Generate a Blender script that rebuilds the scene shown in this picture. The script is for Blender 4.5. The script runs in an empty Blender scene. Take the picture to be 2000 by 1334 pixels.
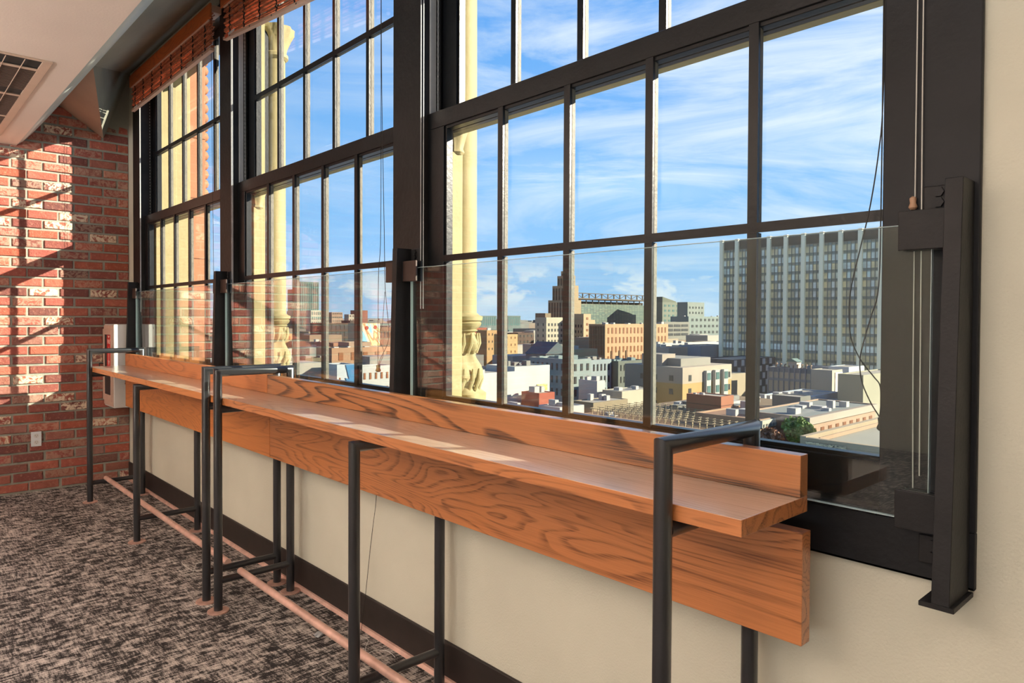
import bpy, math, random
from mathutils import Vector, Matrix
random.seed(7)
sc = bpy.context.scene
col = sc.collection
PI = math.pi

# ------------------------------------------------------------------ mesh helpers
class MB:
    def __init__(s): s.v=[]; s.f=[]; s.m=[]; s.c=[]; s.cc=(1,1,1)
    def add(s, vs, fs, mi=0):
        b=len(s.v); s.v += [tuple(v) for v in vs]
        for f in fs: s.f.append(tuple(b+i for i in f)); s.m.append(mi); s.c.append(s.cc)
        return s
    def box(s,x0,x1,y0,y1,z0,z1,mi=0):
        if x0>x1: x0,x1=x1,x0
        if y0>y1: y0,y1=y1,y0
        if z0>z1: z0,z1=z1,z0
        vs=[(x0,y0,z0),(x1,y0,z0),(x1,y1,z0),(x0,y1,z0),(x0,y0,z1),(x1,y0,z1),(x1,y1,z1),(x0,y1,z1)]
        return s.add(vs,[(0,3,2,1),(4,5,6,7),(0,1,5,4),(1,2,6,5),(2,3,7,6),(3,0,4,7)],mi)
    def prism(s, pts, axis, a, b, mi=0):
        # pts: 2D outline in the two other axes, extruded along axis from a to b
        def P(u,v,w): return {'X':(w,u,v),'Y':(u,w,v),'Z':(u,v,w)}[axis]
        n=len(pts); vs=[P(u,v,a) for u,v in pts]+[P(u,v,b) for u,v in pts]
        fs=[tuple(range(n))[::-1], tuple(range(n,2*n))]+[(i,(i+1)%n,n+(i+1)%n,n+i) for i in range(n)]
        return s.add(vs,fs,mi)
    def tube(s,pts,r,n=12,mi=0,caps=True,rs=None):
        pts=[Vector(p) for p in pts]; rings=[]
        for i,p in enumerate(pts):
            if i==0: t=pts[1]-p
            elif i==len(pts)-1: t=p-pts[i-1]
            else: t=(pts[i+1]-p).normalized()+(p-pts[i-1]).normalized()
            t.normalize()
            if i==0:
                u=t.orthogonal().normalized()
            else:
                u=(u-t*u.dot(t)).normalized()
            w=t.cross(u)
            k=1.0
            if 0<i<len(pts)-1:
                d=(pts[i+1]-p).normalized().dot(t); k=1.0
                mit=1/max(d,.3)
            else: mit=1
            rr=rs[i] if rs else r
            ring=[]
            # miter: stretch across the bend
            if mit>1.01:
                a=(pts[i+1]-p).normalized(); b=(p-pts[i-1]).normalized(); bd=(a-b); bd.normalize()
            for j in range(n):
                an=2*PI*j/n; o=u*math.cos(an)*rr+w*math.sin(an)*rr
                if mit>1.01: o=o+bd*(o.dot(bd))*(mit-1)
                ring.append(p+o)
            rings.append(ring)
        vs=[v for r_ in rings for v in r_]; fs=[]
        for i in range(len(rings)-1):
            for j in range(n):
                a=i*n+j; b=i*n+(j+1)%n; fs.append((a,b,b+n,a+n))
        if caps: fs.append(tuple(range(n))[::-1]); fs.append(tuple(range(len(vs)-n,len(vs))))
        return s.add(vs,fs,mi)
    def lathe(s,cx,cy,prof,n=20,mi=0,f=None):
        vs=[]
        for z,r in prof:
            for j in range(n):
                a=2*PI*j/n; rr=r*(f(a,z) if f else 1)
                vs.append((cx+rr*math.cos(a),cy+rr*math.sin(a),z))
        fs=[]
        for i in range(len(prof)-1):
            for j in range(n):
                a=i*n+j; b=i*n+(j+1)%n; fs.append((a,b,b+n,a+n))
        fs.append(tuple(range(n))[::-1]); fs.append(tuple(range(len(vs)-n,len(vs))))
        return s.add(vs,fs,mi)
    def build(s,name,mats,parent=None,bevel=0,smooth=False,seg=2,kind=None,label=None,cat=None,group=None,origin=None):
        if not isinstance(mats,(list,tuple)): mats=[mats]
        xs=[v[0] for v in s.v]; ys=[v[1] for v in s.v]; zs=[v[2] for v in s.v]
        c=Vector(origin) if origin else Vector(((min(xs)+max(xs))/2,(min(ys)+max(ys))/2,min(zs)))
        me=bpy.data.meshes.new(name)
        me.from_pydata([Vector(v)-c for v in s.v],[],s.f)
        for m in mats: me.materials.append(m)
        for p,mi in zip(me.polygons,s.m): p.material_index=mi; p.use_smooth=smooth
        if any(k!=(1,1,1) for k in s.c):
            at=me.color_attributes.new('tone','FLOAT_COLOR','CORNER')
            i=0
            for p,k in zip(me.polygons,s.c):
                for _ in range(p.loop_total): at.data[i].color=(*k,1); i+=1
        me.update()
        o=bpy.data.objects.new(name,me); col.objects.link(o)
        WL[o]=c
        if parent: o.parent=parent; o.location=c-WL[parent]
        else: o.location=c
        if bevel:
            b=o.modifiers.new('b','BEVEL'); b.width=bevel; b.segments=seg; b.limit_method='ANGLE'; b.angle_limit=math.radians(40)
            if hasattr(b,'harden_normals'): b.harden_normals=False
        if smooth:
            try:
                me.set_sharp_from_angle(angle=math.radians(38))
            except Exception: pass
        tag(o,label,cat,group,kind)
        return o
WL={}
def tag(o,label=None,cat=None,group=None,kind=None):
    if label: o['label']=label
    if cat: o['category']=cat
    if group: o['group']=group
    if kind: o['kind']=kind
def empty(name,loc,label=None,cat=None,group=None,kind=None):
    o=bpy.data.objects.new(name,None); col.objects.link(o); o.location=loc; o.empty_display_size=.1
    WL[o]=Vector(loc); tag(o,label,cat,group,kind); return o

# ------------------------------------------------------------------ materials
def srgb(r,g,b):
    f=lambda c:(c/255/12.92) if c/255<=.04045 else ((c/255+.055)/1.055)**2.4
    return (f(r),f(g),f(b),1)
class N:
    def __init__(s,name):
        s.mat=bpy.data.materials.new(name); s.mat.use_nodes=True; s.t=s.mat.node_tree; s.n=s.t.nodes; s.l=s.t.links
        s.p=s.n['Principled BSDF']; s.out=s.n['Material Output']
    def new(s,typ,**kw):
        n=s.n.new(typ)
        for k,v in kw.items():
            if k.startswith('i_'): n.inputs[k[2:].replace('_',' ')].default_value=v
            else: setattr(n,k,v)
        return n
    def link(s,a,b): s.l.new(a,b)
    def coords(s,scale=(1,1,1),kind='Object',rot=(0,0,0)):
        tc=s.new('ShaderNodeTexCoord'); mp=s.new('ShaderNodeMapping'); mp.inputs['Scale'].default_value=scale; mp.inputs['Rotation'].default_value=rot
        s.link(tc.outputs[kind],mp.inputs['Vector']); return mp.outputs['Vector']
    def noise(s,vec,scale=5,detail=4,rough=.5,dist=0):
        n=s.new('ShaderNodeTexNoise'); n.inputs['Scale'].default_value=scale; n.inputs['Detail'].default_value=detail; n.inputs['Roughness'].default_value=rough; n.inputs['Distortion'].default_value=dist
        if vec is not None: s.link(vec,n.inputs['Vector'])
        return n.outputs['Fac']
    def ramp(s,fac,stops,interp='LINEAR'):
        r=s.new('ShaderNodeValToRGB'); r.color_ramp.interpolation=interp
        e=r.color_ramp.elements
        while len(e)<len(stops): e.new(.5)
        for el,(p,c) in zip(e,stops): el.position=p; el.color=c if len(c)==4 else (*c,1)
        s.link(fac,r.inputs['Fac']); return r.outputs['Color']
    def math(s,op,a,b=None,clamp=False):
        m=s.new('ShaderNodeMath',operation=op,use_clamp=clamp)
        for i,x in enumerate((a,b)):
            if x is None: continue
            if isinstance(x,(int,float)): m.inputs[i].default_value=x
            else: s.link(x,m.inputs[i])
        return m.outputs[0]
    def mix(s,fac,a,b,blend='MIX'):
        m=s.new('ShaderNodeMixRGB',blend_type=blend)
        for k,x in (('Fac',fac),('Color1',a),('Color2',b)):
            if isinstance(x,(int,float)): m.inputs[k].default_value=x
            elif isinstance(x,(tuple,list)): m.inputs[k].default_value=x
            else: s.link(x,m.inputs[k])
        return m.outputs['Color']
    def bump(s,h,strength=.3,dist=.01):
        b=s.new('ShaderNodeBump'); b.inputs['Strength'].default_value=strength; b.inputs['Distance'].default_value=dist
        s.link(h,b.inputs['Height']); s.link(b.outputs['Normal'],s.p.inputs['Normal'])
def simple(name,c,rough=.6,metal=0,var=.08,scale=12,bump=0,bscale=60,spec=.5,coat=0):
    m=N(name); v=m.coords()
    f=m.noise(v,scale,4)
    dark=tuple(x*(1-var) for x in c[:3])+(1,); lite=tuple(min(1,x*(1+var)) for x in c[:3])+(1,)
    m.link(m.ramp(f,[(.3,dark),(.7,lite)]),m.p.inputs['Base Color'])
    m.p.inputs['Roughness'].default_value=rough; m.p.inputs['Metallic'].default_value=metal
    m.p.inputs['Specular IOR Level'].default_value=spec
    if coat: m.p.inputs['Coat Weight'].default_value=coat; m.p.inputs['Coat Roughness'].default_value=.15
    if bump: m.bump(m.noise(v,bscale,3),bump,.004)
    return m.mat

M={}
ZG0=-34.0
M['wall_paint']=simple('beige_wall_paint',srgb(206,206,190),.75,var=.05,scale=2.2,bump=.25,bscale=160)
M['ceiling']=simple('ceiling_paint',srgb(236,216,200),.8,var=.04,scale=1.5,bump=.15,bscale=90)
M['fascia']=simple('pale_grey_fascia_paint',srgb(200,205,198),.45,var=.04)
M['recess']=simple('dark_grey_recess_paint',srgb(138,138,126),.6,var=.12,scale=2.5,bump=.3,bscale=140)
M['facet']=simple('taupe_facet_paint',srgb(176,150,132),.7,var=.1,scale=2.5,bump=.2,bscale=120)
M['black_trim']=simple('black_painted_wood',srgb(24,26,30),.5,var=.3,scale=5,bump=.25,bscale=55,spec=.3)
M['black_paint_worn']=simple('worn_black_casing_paint',srgb(30,28,28),.5,var=.3,scale=9,bump=.5,bscale=38,spec=.3)
M['sash_black']=simple('glossy_black_sash_paint',srgb(15,17,20),.34,var=.3,bump=.15,bscale=70,spec=.4)
M['sash_outer']=simple('weathered_grey_cream_sash_paint',srgb(94,90,80),.6,var=.25,scale=25,bump=.5,bscale=90)
M['liner']=simple('pale_jamb_liner',srgb(160,164,168),.5,var=.06,scale=30)
M['steel']=simple('blackened_steel_tube',srgb(44,46,50),.30,metal=.25,var=.2,scale=6,spec=.8,coat=.35)
M['steel_dark']=simple('dark_steel_plate',srgb(34,34,36),.5,metal=.1,var=.25,scale=9,bump=.15,bscale=120,spec=.3)
M['bracket_brown']=simple('brown_black_bracket',srgb(66,50,44),.5,metal=.2,var=.2,scale=20)
M['copper']=simple('worn_copper_toned_steel',srgb(212,176,162),.42,metal=.3,var=.2,scale=14)
M['plate_copper']=simple('copper_toned_foot_plate',srgb(190,154,140),.5,metal=.3,var=.2,scale=30)
M['baseboard']=simple('black_vinyl_baseboard',srgb(42,36,34),.55,var=.25,scale=10)
M['cream_stone']=simple('cream_painted_stone',srgb(150,138,98),.75,var=.07,scale=8,bump=.5,bscale=30)
M['terracotta']=simple('peach_terracotta',srgb(150,100,68),.75,var=.08,scale=5,bump=.4,bscale=30)
M['white_metal']=simple('white_enamel_metal',srgb(214,212,208),.35,var=.03)
M['beige_metal']=simple('pinkish_beige_enamel',srgb(206,176,158),.4,var=.03)
M['red_sticker']=simple('red_sign',srgb(205,30,28),.4,var=.03)
M['white_ink']=simple('white_lettering',srgb(240,225,215),.5,var=.01)
M['plastic_white']=simple('white_plastic',srgb(222,226,228),.35,var=.02)
M['plastic_dark']=simple('outlet_slot_dark',srgb(45,45,48),.5,var=.02)
M['cord_dark']=simple('dark_cord',srgb(38,34,28),.6,var=.1)
M['cord_light']=simple('light_cord',srgb(205,205,200),.6,var=.05)
M['tassel_tan']=simple('tan_wood_tassel',srgb(176,140,112),.5,var=.15)
M['tassel_dark']=simple('dark_wood_tassel',srgb(34,32,26),.5,var=.2)
M['tassel_brass']=simple('yellow_wood_tassel',srgb(176,140,62),.4,var=.15)
M['orange_tag']=simple('orange_tag',srgb(220,90,50),.5,var=.05)
M['grille_white']=simple('beige_grille_enamel',srgb(205,178,156),.45,var=.03)
M['grille_dark']=simple('dark_duct',srgb(46,44,42),.8,var=.2)

def wood(name,base,dark,rough=.38,scale=1.0,seed=0,coat=.25,rings_n=26.0,gain=.35):
    m=N(name); tc=m.new('ShaderNodeTexCoord'); mp=m.new('ShaderNodeMapping')
    mp.inputs['Location'].default_value=(seed*3.1,seed*1.7,seed*.9); mp.inputs['Scale'].default_value=(1,.16,1)
    m.link(tc.outputs['Object'],mp.inputs['Vector']); v=mp.outputs['Vector']
    # cathedral rings: a slow field cut into bands
    n1=m.noise(v,3.4*scale,2.0,.45,.6)
    rings=m.math('FRACT',m.math('MULTIPLY',n1,rings_n))
    ring=m.ramp(rings,[(0,(0,0,0,1)),(.5,(0,0,0,1)),(.82,(.8,.8,.8,1)),(.90,(.7,.7,.7,1)),(.97,(0,0,0,1))])
    # fine straight pores
    mp2=m.new('ShaderNodeMapping'); mp2.inputs['Scale'].default_value=(260,5,260); m.link(tc.outputs['Object'],mp2.inputs['Vector'])
    fine=m.noise(mp2.outputs['Vector'],1,3,.6)
    fr=m.ramp(fine,[(.42,(0,0,0,1)),(.66,(1,1,1,1))])
    mp3=m.new('ShaderNodeMapping'); mp3.inputs['Scale'].default_value=(40,1.2,40); m.link(tc.outputs['Object'],mp3.inputs['Vector'])
    med=m.noise(mp3.outputs['Vector'],1,3,.6)
    mod=m.noise(v,9,2)
    f=m.math('MULTIPLY',ring,m.math('ADD',m.math('MULTIPLY',fr,.55),gain))
    f=m.math('MULTIPLY',f,m.math('ADD',mod,.45),True)
    f=m.math('ADD',f,m.math('MULTIPLY',fr,.18),True)
    f=m.math('ADD',f,m.math('MULTIPLY',m.math('SUBTRACT',med,.4),.35),True)
    lite=tuple(min(1,c*1.12) for c in base[:3])+(1,)
    c0=m.mix(m.noise(v,1.3,2),base,lite)
    m.link(m.mix(f,c0,dark),m.p.inputs['Base Color'])
    m.p.inputs['Roughness'].default_value=rough
    m.p.inputs['Coat Weight'].default_value=coat; m.p.inputs['Coat Roughness'].default_value=.22
    m.bump(fr,-.08,.002) if False else None
    return m.mat
OAK=srgb(206,124,66); OAKD=srgb(104,52,22)
M['oak_top']=wood('stained_oak_top_sheen',srgb(204,182,162),srgb(164,140,118),.30,1.0,1,1.0)  # same oak; the pale grey window sheen is put into its colour
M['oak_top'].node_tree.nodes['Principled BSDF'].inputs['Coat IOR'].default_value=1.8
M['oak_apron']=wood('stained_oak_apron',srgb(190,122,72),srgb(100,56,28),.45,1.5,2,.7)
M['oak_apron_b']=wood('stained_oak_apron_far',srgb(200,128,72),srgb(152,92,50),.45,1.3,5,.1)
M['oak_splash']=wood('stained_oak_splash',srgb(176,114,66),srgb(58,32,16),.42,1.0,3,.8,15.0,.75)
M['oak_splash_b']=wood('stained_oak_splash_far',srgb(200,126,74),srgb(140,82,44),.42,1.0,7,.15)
M['blind_wood']=wood('blind_valance_wood',srgb(196,104,44),srgb(150,72,28),.5,2,4,.1)
M['bamboo']=simple('reddish_bamboo_slats',srgb(190,114,80),.55,var=.4,scale=40)
M['blind_rail']=simple('pale_blind_rail',srgb(214,178,156),.5,var=.05)

# glass: architectural thin glass
def glass(name,tint,refl=1.0,rough=0.0,edge=None):
    m=N(name); m.n.remove(m.p)
    tr=m.new('ShaderNodeBsdfTransparent'); tr.inputs['Color'].default_value=tint
    gl=m.new('ShaderNodeBsdfGlossy'); gl.inputs['Roughness'].default_value=rough; gl.inputs['Color'].default_value=(1,1,1,1)
    lw=m.new('ShaderNodeLayerWeight'); lw.inputs['Blend'].default_value=.5
    fr=m.math('ADD',m.math('MULTIPLY',m.math('POWER',lw.outputs['Facing'],4.0),.9),.035)
    mx=m.new('ShaderNodeMixShader'); m.link(m.math('MULTIPLY',fr,refl,True),mx.inputs[0])
    m.link(tr.outputs[0],mx.inputs[1]); m.link(gl.outputs[0],mx.inputs[2]); m.link(mx.outputs[0],m.out.inputs['Surface'])
    return m.mat
M['pane']=glass('window_glass',(.97,.98,.97,1),.4)
M['guard']=glass('guard_glass',(.94,.975,.965,1),1.15)
def clear(name,col_,alpha):
    m=N(name); m.p.inputs['Base Color'].default_value=col_; m.p.inputs['Alpha'].default_value=alpha; m.p.inputs['Roughness'].default_value=.15
    return m.mat
M['acrylic']=clear('clear_acrylic',(.85,.88,.9,1),.45)
M['glass_edge']=clear('pale_glass_edge',(.62,.78,.82,1),.8)

# brick with per-brick tone attribute
def brick_mat():
    m=N('tumbled_red_brick'); v=m.coords()
    at=m.new('ShaderNodeAttribute'); at.attribute_name='tone'
    sep=m.new('ShaderNodeSeparateColor'); m.link(at.outputs['Color'],sep.inputs[0])
    base=m.ramp(sep.outputs[0],[(0,srgb(104,66,62)),(.2,srgb(136,76,70)),(.45,srgb(168,88,76)),(.7,srgb(188,108,88)),(.85,srgb(172,86,64)),(1,srgb(160,122,112))])
    n=m.noise(v,14,5,.65)
    c=m.mix(m.ramp(n,[(.35,(0,0,0,1)),(.75,(.6,.6,.6,1))]),base,srgb(126,66,50))
    n2=m.noise(v,20,5,.65,1.6)
    wm=m.math('MULTIPLY',m.ramp(n2,[(.44,(0,0,0,1)),(.54,(1,1,1,1))]),sep.outputs[1])
    c=m.mix(wm,c,srgb(226,206,180))
    n3=m.noise(v,55,3,.7)
    c=m.mix(m.math('MULTIPLY',m.ramp(n3,[(.55,(0,0,0,1)),(.7,(1,1,1,1))]),.35),c,srgb(206,160,130))
    c=m.mix(m.math('MULTIPLY',sep.outputs[2],.6),c,srgb(120,104,92))
    m.link(c,m.p.inputs['Base Color']); m.p.inputs['Roughness'].default_value=.85
    m.bump(m.noise(v,45,6,.7),1.0,.010)
    return m.mat
M['brick']=brick_mat()
M['mortar']=simple('grey_mortar',srgb(150,150,138),.95,var=.15,scale=20,bump=.8,bscale=140)

def carpet():
    m=N('patterned_carpet'); 
    a=m.noise(m.coords((100,13,1)),1,4,.72); b=m.noise(m.coords((9,100,1)),1,4,.72)
    big=m.noise(m.coords((2.2,1.6,1)),1.6,3,.6)
    blk=m.noise(m.coords((17,24,1)),1,2,.5)
    f=m.math('MAXIMUM',m.math('MULTIPLY',a,b),0)
    f=m.math('ADD',m.math('MULTIPLY',a,.5),m.math('MULTIPLY',b,.62))
    f=m.math('ADD',f,m.math('MULTIPLY',blk,.42)); f=m.math('ADD',f,m.math('MULTIPLY',big,.22))
    f=m.math('ADD',f,m.math('MULTIPLY',m.noise(m.coords((1,1,1)),160,3,.7),.34))
    c=m.ramp(m.math('SUBTRACT',f,.55),[(.41,srgb(50,49,50)),(.48,srgb(76,73,72)),(.53,srgb(154,148,144)),(.66,srgb(212,204,198))])
    m.link(c,m.p.inputs['Base Color']); m.p.inputs['Roughness'].default_value=1; m.p.inputs['Specular IOR Level'].default_value=.1
    m.bump(m.noise(m.coords(),420,2,.7),.6,.004)
    return m.mat
M['carpet']=carpet()

def tone(name,c,rough=.85,var=.10,scale=.25,metal=0):
    return simple(name,c,rough,metal,var,scale)

# ------------------------------------------------------------------ room
X0W=1.665; CF=1.65; D=6.76; S=2.005
XL=-5.0; YB=-4.0
m=MB().box(XL-.2,X0W+.25,YB-.2,D+.3,-.2,0); m.build('floor',M['carpet'],kind='structure',origin=(0,0,0))
# window wall: solid parts below, above, near side and far side of the three windows
WY0=.42; WY1=6.56
m=MB()
m.box(X0W,1.95,YB,WY0+.07,0,3.6)            # near pier of wall
m.box(X0W,1.79,WY1-.0,D+.2,0,3.6)           # far sliver
m.box(X0W,1.95,WY0+.07,WY1,0,.985)          # below windows
m.box(X0W,1.95,WY0+.07,WY1,3.42,3.6)        # above windows
m.build('wall_right',M['wall_paint'],kind='structure')
MB().box(XL,X0W+.29,D,D+.02,0,.01).add([(0,0,0)],[]) if False else None
# far brick wall with real bricks
m=MB(); m.box(XL,X0W,D+.0,D+.2,0,3.6,1)
ch=.0781; bw=.2157; z=.008; row=0
while z<3.3:
    ph=1.0373+(0 if row%2==1 else bw/2)
    x=ph-bw*30
    while x<X0W:
        j=random.uniform(-.004,.004)
        x0=x+.0070+j; x1=x+bw-.0070+random.uniform(-.004,.004); z0=z+.0072+random.uniform(-.0015,.002); z1=z+ch-.0072+random.uniform(-.002,.0015)
        x0=max(x0,XL+.005); x1=min(x1,X0W-.004)
        if x1-x0>.02:
            t=random.random()**.9; w=1.0 if random.random()<.11 else (.25 if random.random()<.3 else 0)
            g=0
            if z<.75 and random.random()<.5: g=.9*random.random()
            m.cc=(t,w,g)
            e=random.uniform(.008,.014); p=.007
            y0=D-e; k=.007
            vs=[(x0,D,z0),(x1,D,z0),(x1,D,z1),(x0,D,z1)]
            fr=[(x0+k,y0,z0+p*.7),(x1-k,y0+random.uniform(-.002,.003),z0+p*.6),(x1-k,y0,z1-p*.7),(x0+k,y0,z1-p*.6)]
            md=[(x0+.0015,D-e*.55,z0+.0015),(x1-.0015,D-e*.55,z0+.0015),(x1-.0015,D-e*.55,z1-.0015),(x0+.0015,D-e*.55,z1-.0015)]
            fs=[]
            for i in range(4):
                jn=(i+1)%4; fs.append((i,jn,4+jn,4+i)); fs.append((4+i,4+jn,8+jn,8+i))
            fs.append((8,9,10,11))
            m.add(vs+md+fr,fs,0)
        x+=bw
    z+=ch; row+=1
m.cc=(1,1,1)
o=m.build('wall_far',[M['brick'],M['mortar']],kind='structure',origin=(0,D,0))
MB().box(XL-.2,XL,YB,D+.2,0,3.6).build('wall_left',M['wall_paint'],kind='structure')
MB().box(XL-.2,X0W+.29,YB-.2,YB,0,3.6).build('wall_back',M['wall_paint'],kind='structure')
# ceiling
MB().box(XL,.865,YB,D,2.765,2.965).build('ceiling',M['ceiling'],kind='structure')
# rounded fascia between ceiling edge and recess
pts=[(.845,2.765),(.870,2.772),(.905,2.800),(.965,2.872),(1.03,2.960),(1.09,3.045),(1.135,3.112),(1.145,3.135),(1.10,3.2),(.85,2.95)]
MB().prism(pts,'Y',YB,D).build('trim_1',M['fascia'],kind='structure',smooth=True)
# recess ceiling and the two end facets
A=(1.138,D,3.149); E=(1.138,5.50,3.13); B=(1.474,D,2.924); Cc=(X0W,D,2.90); F=(X0W,6.70,3.50); En=(1.138,YB,3.13); Fn=(X0W,YB,3.47)
up=lambda p,h=.12:(p[0],p[1],p[2]+h)
m=MB(); m.add([En,Fn,F,E,up(En),up(Fn),up(F),up(E)],[(0,1,2,3),(7,6,5,4),(0,4,5,1),(1,5,6,2),(2,6,7,3),(3,7,4,0)]); m.build('ceiling_recess',M['recess'],kind='structure')
m=MB(); m.add([E,F,Cc,B,up(E),up(F),up(Cc),up(B)],[(0,1,3),(1,2,3),(7,5,4),(7,6,5),(0,4,5,1),(1,5,6,2),(2,6,7,3),(3,7,4,0)]); m.build('trim_2',M['recess'],kind='structure')
m=MB(); m.add([A,E,B,up(A),up(E),up(B)],[(0,1,2),(5,4,3),(0,3,4,1),(1,4,5,2),(2,5,3,0)]); m.build('trim_3',M['facet'],kind='structure')
MB().box(XL-.2,1.95,YB-.2,D+.2,3.6,3.7).build('ceiling_slab',M['ceiling'],kind='structure')
# baseboard + copper coloured floor strip
MB().box(1.652,X0W,YB,D,0,.152).build('baseboard_right',M['baseboard'],kind='structure',bevel=.004)
MB().prism([(1.634,.0),(1.652,.0),(1.652,.016),(1.643,.014)],'Y',YB,D).build('trim_4',M['copper'],kind='structure')
# interior casing: apron board under windows, stool, pillars
m=MB(); m.box(CF,X0W,.409,6.575,.868,.985); m.box(CF,X0W,.409,6.575,.868,.875)
m.build('trim_5',M['black_trim'],kind='structure',bevel=.002)
m=MB(); m.box(1.640,1.86,.595,6.40,.985,1.0); m.build('trim_6',M['black_trim'],kind='structure',bevel=.004)
m=MB(); m.box(CF,X0W,.409,.595,.985,3.47); m.box(X0W-.001,1.70,.49,.592,.985,3.47); m.build('trim_7',M['black_trim'],kind='structure',bevel=.003)
for i in range(3):
    y0=2.352+S*i-(.015 if i==2 else 0); y1=y0+.208 if i<2 else 6.562
    m=MB(); m.box(CF,1.755,y0,y1,.985,3.47); 
    m.build('trim_%d'%(8+i),M['black_paint_worn'],kind='structure',bevel=.003)

# ------------------------------------------------------------------ windows
def bead_profile(m,y0,y1,z0,z1,x0,depth,vert=True,back=None):
    """stepped sash bar: black inner fillets, weathered outer part"""
    w=(y1-y0) if vert else (z1-z0)
    for k,(fx0,fx1,inset,mi) in enumerate(((0,.30,0,0),(.30,.42,.22,0),(.42,.62,.10,1),(.62,1,.24,1))):
        i_=w*inset*.5
        if vert: m.box(x0+depth*fx0,x0+depth*fx1,y0+i_,y1-i_,z0,z1,mi)
        else: m.box(x0+depth*fx0,x0+depth*fx1,y0,y1,z0+i_,z1-i_,mi)
def make_window(i):
    dy=S*i; near=.480+dy; far=2.352+dy
    root=empty('window_%d'%(i+1),(1.70,near,1.0),kind='structure')
    g0=.597+dy; g1=2.237+dy
    # lower sash
    x0=1.683; dep=.030
    m=MB()
    m.box(x0,x0+.045,g1+.010,far,1.098,2.180,0)      # far stile
    m.box(x0,x0+.045,near,g0-.010,1.098,2.180,0)     # near stile
    m.box(x0,x0+.045,near,far,1.0,1.098,0)         # bottom rail
    m.box(x0,x0+.045,near,far,2.180,2.247,0)       # meeting rail
    for (a,b,zz0,zz1,v) in ((g1,g1+.012,1.098,2.180,1),(g0-.012,g0,1.098,2.180,1)):
        m.box(x0+.008,x0+.04,a,b,zz0,zz1,0)
    m.box(x0+.007,x0+.040,g0,g1,1.096,1.108,0); m.box(x0+.007,x0+.040,g0,g1,2.168,2.182,0)
    m.build('lower_sash',[M['sash_black'],M['sash_outer']],root,bevel=.0015,seg=1)
    for k in range(4):
        c=.925+dy+.328*k; mm=MB()
        bead_profile(mm,c-.0135-.002,c+.0135-.002,1.10,1.6425,x0,dep); bead_profile(mm,c-.0135-.002,c+.0135-.002,1.6675,2.18,x0,dep)
        mm.build('muntin',[M['sash_black'],M['sash_outer']],root)
    mm=MB(); bead_profile(mm,g0-.01,g1+.01,1.6425,1.6675,x0-.0005,dep,False); mm.build('muntin',[M['sash_black'],M['sash_outer']],root)
    MB().box(x0+.020,x0+.023,g0-.008,g1+.008,1.10,2.18).build('lower_glass',M['pane'],root)
    # upper sash, one sash thickness further out, cream outer bottom rail
    x1=1.745; T=3.36
    m=MB()
    m.box(x1,x1+.045,g1+.010,far,2.2455,T-.06,0); m.box(x1,x1+.045,near,g0-.01,2.2455,T-.06,0)
    m.box(x1-.012,x1+.012,near,far,2.170,2.245,0); m.box(x1+.012,x1+.05,near,far,2.170,2.245,1)
    m.box(x1,x1+.045,near,far,T-.06,T,0)
    m.box(x1+.008,x1+.04,g1,g1+.012,2.24,T-.06,0); m.box(x1+.008,x1+.04,g0-.012,g0,2.24,T-.06,0)
    m.build('upper_sash',[M['sash_black'],M['cream_stone']],root,bevel=.0015,seg=1)
    for k in range(4):
        c=.925+dy+.328*k; mm=MB()
        for a,b in ((2.24,2.742),(2.771,T-.06)): bead_profile(mm,c-.0155,c+.0115,a,b,x1,dep)
        mm.build('muntin',[M['sash_black'],M['sash_outer']],root)
    mm=MB(); bead_profile(mm,g0-.01,g1+.01,2.742,2.771,x1-.0005,dep,False); mm.build('muntin',[M['sash_black'],M['sash_outer']],root)
    MB().box(x1+.020,x1+.023,g0-.008,g1+.008,2.24,T-.05).build('upper_glass',M['pane'],root)
    # jamb linings, outer frame, pale liner, sash chain
    m=MB(); m.box(1.728,1.742,far-.018,far,1.0,3.42); m.box(1.79,1.80,far-.012,far,1.0,3.42); m.box(1.79,1.80,near,near+.03,1.0,3.42)
    m.box(1.665,1.93,near-.02,near,1.0,3.42)
    m.box(1.79,1.93,near,far,T,3.42); m.box(1.665,1.745,near,far,T+.0,3.42)
    m.build('outer_frame',M['sash_black'],root,bevel=.002,seg=1)
    MB().box(1.690,1.716,far-.010,far,2.247,T).build('jamb_liner',M['liner'],root)
    m=MB(); z=2.26; k=0
    while z<T-.05:
        r=.0032; yy=far-.012; xx=1.724
        if k%2==0: m.box(xx-r,xx+r,yy-.0012,yy+.0012,z,z+.013)
        else: m.box(xx-.0012,xx+.0012,yy-r,yy+r,z,z+.013)
        z+=.0125; k+=1
    m.build('sash_chain',M['liner'],root)
    # exterior sill
    MB().prism([(1.728,.98),(2.02,.98),(2.02,1.02),(1.79,1.085),(1.728,1.085)],'Y',near,far+.01).build('exterior_sill',M['cream_stone'],root)
for i in range(3): make_window(i)

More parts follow.
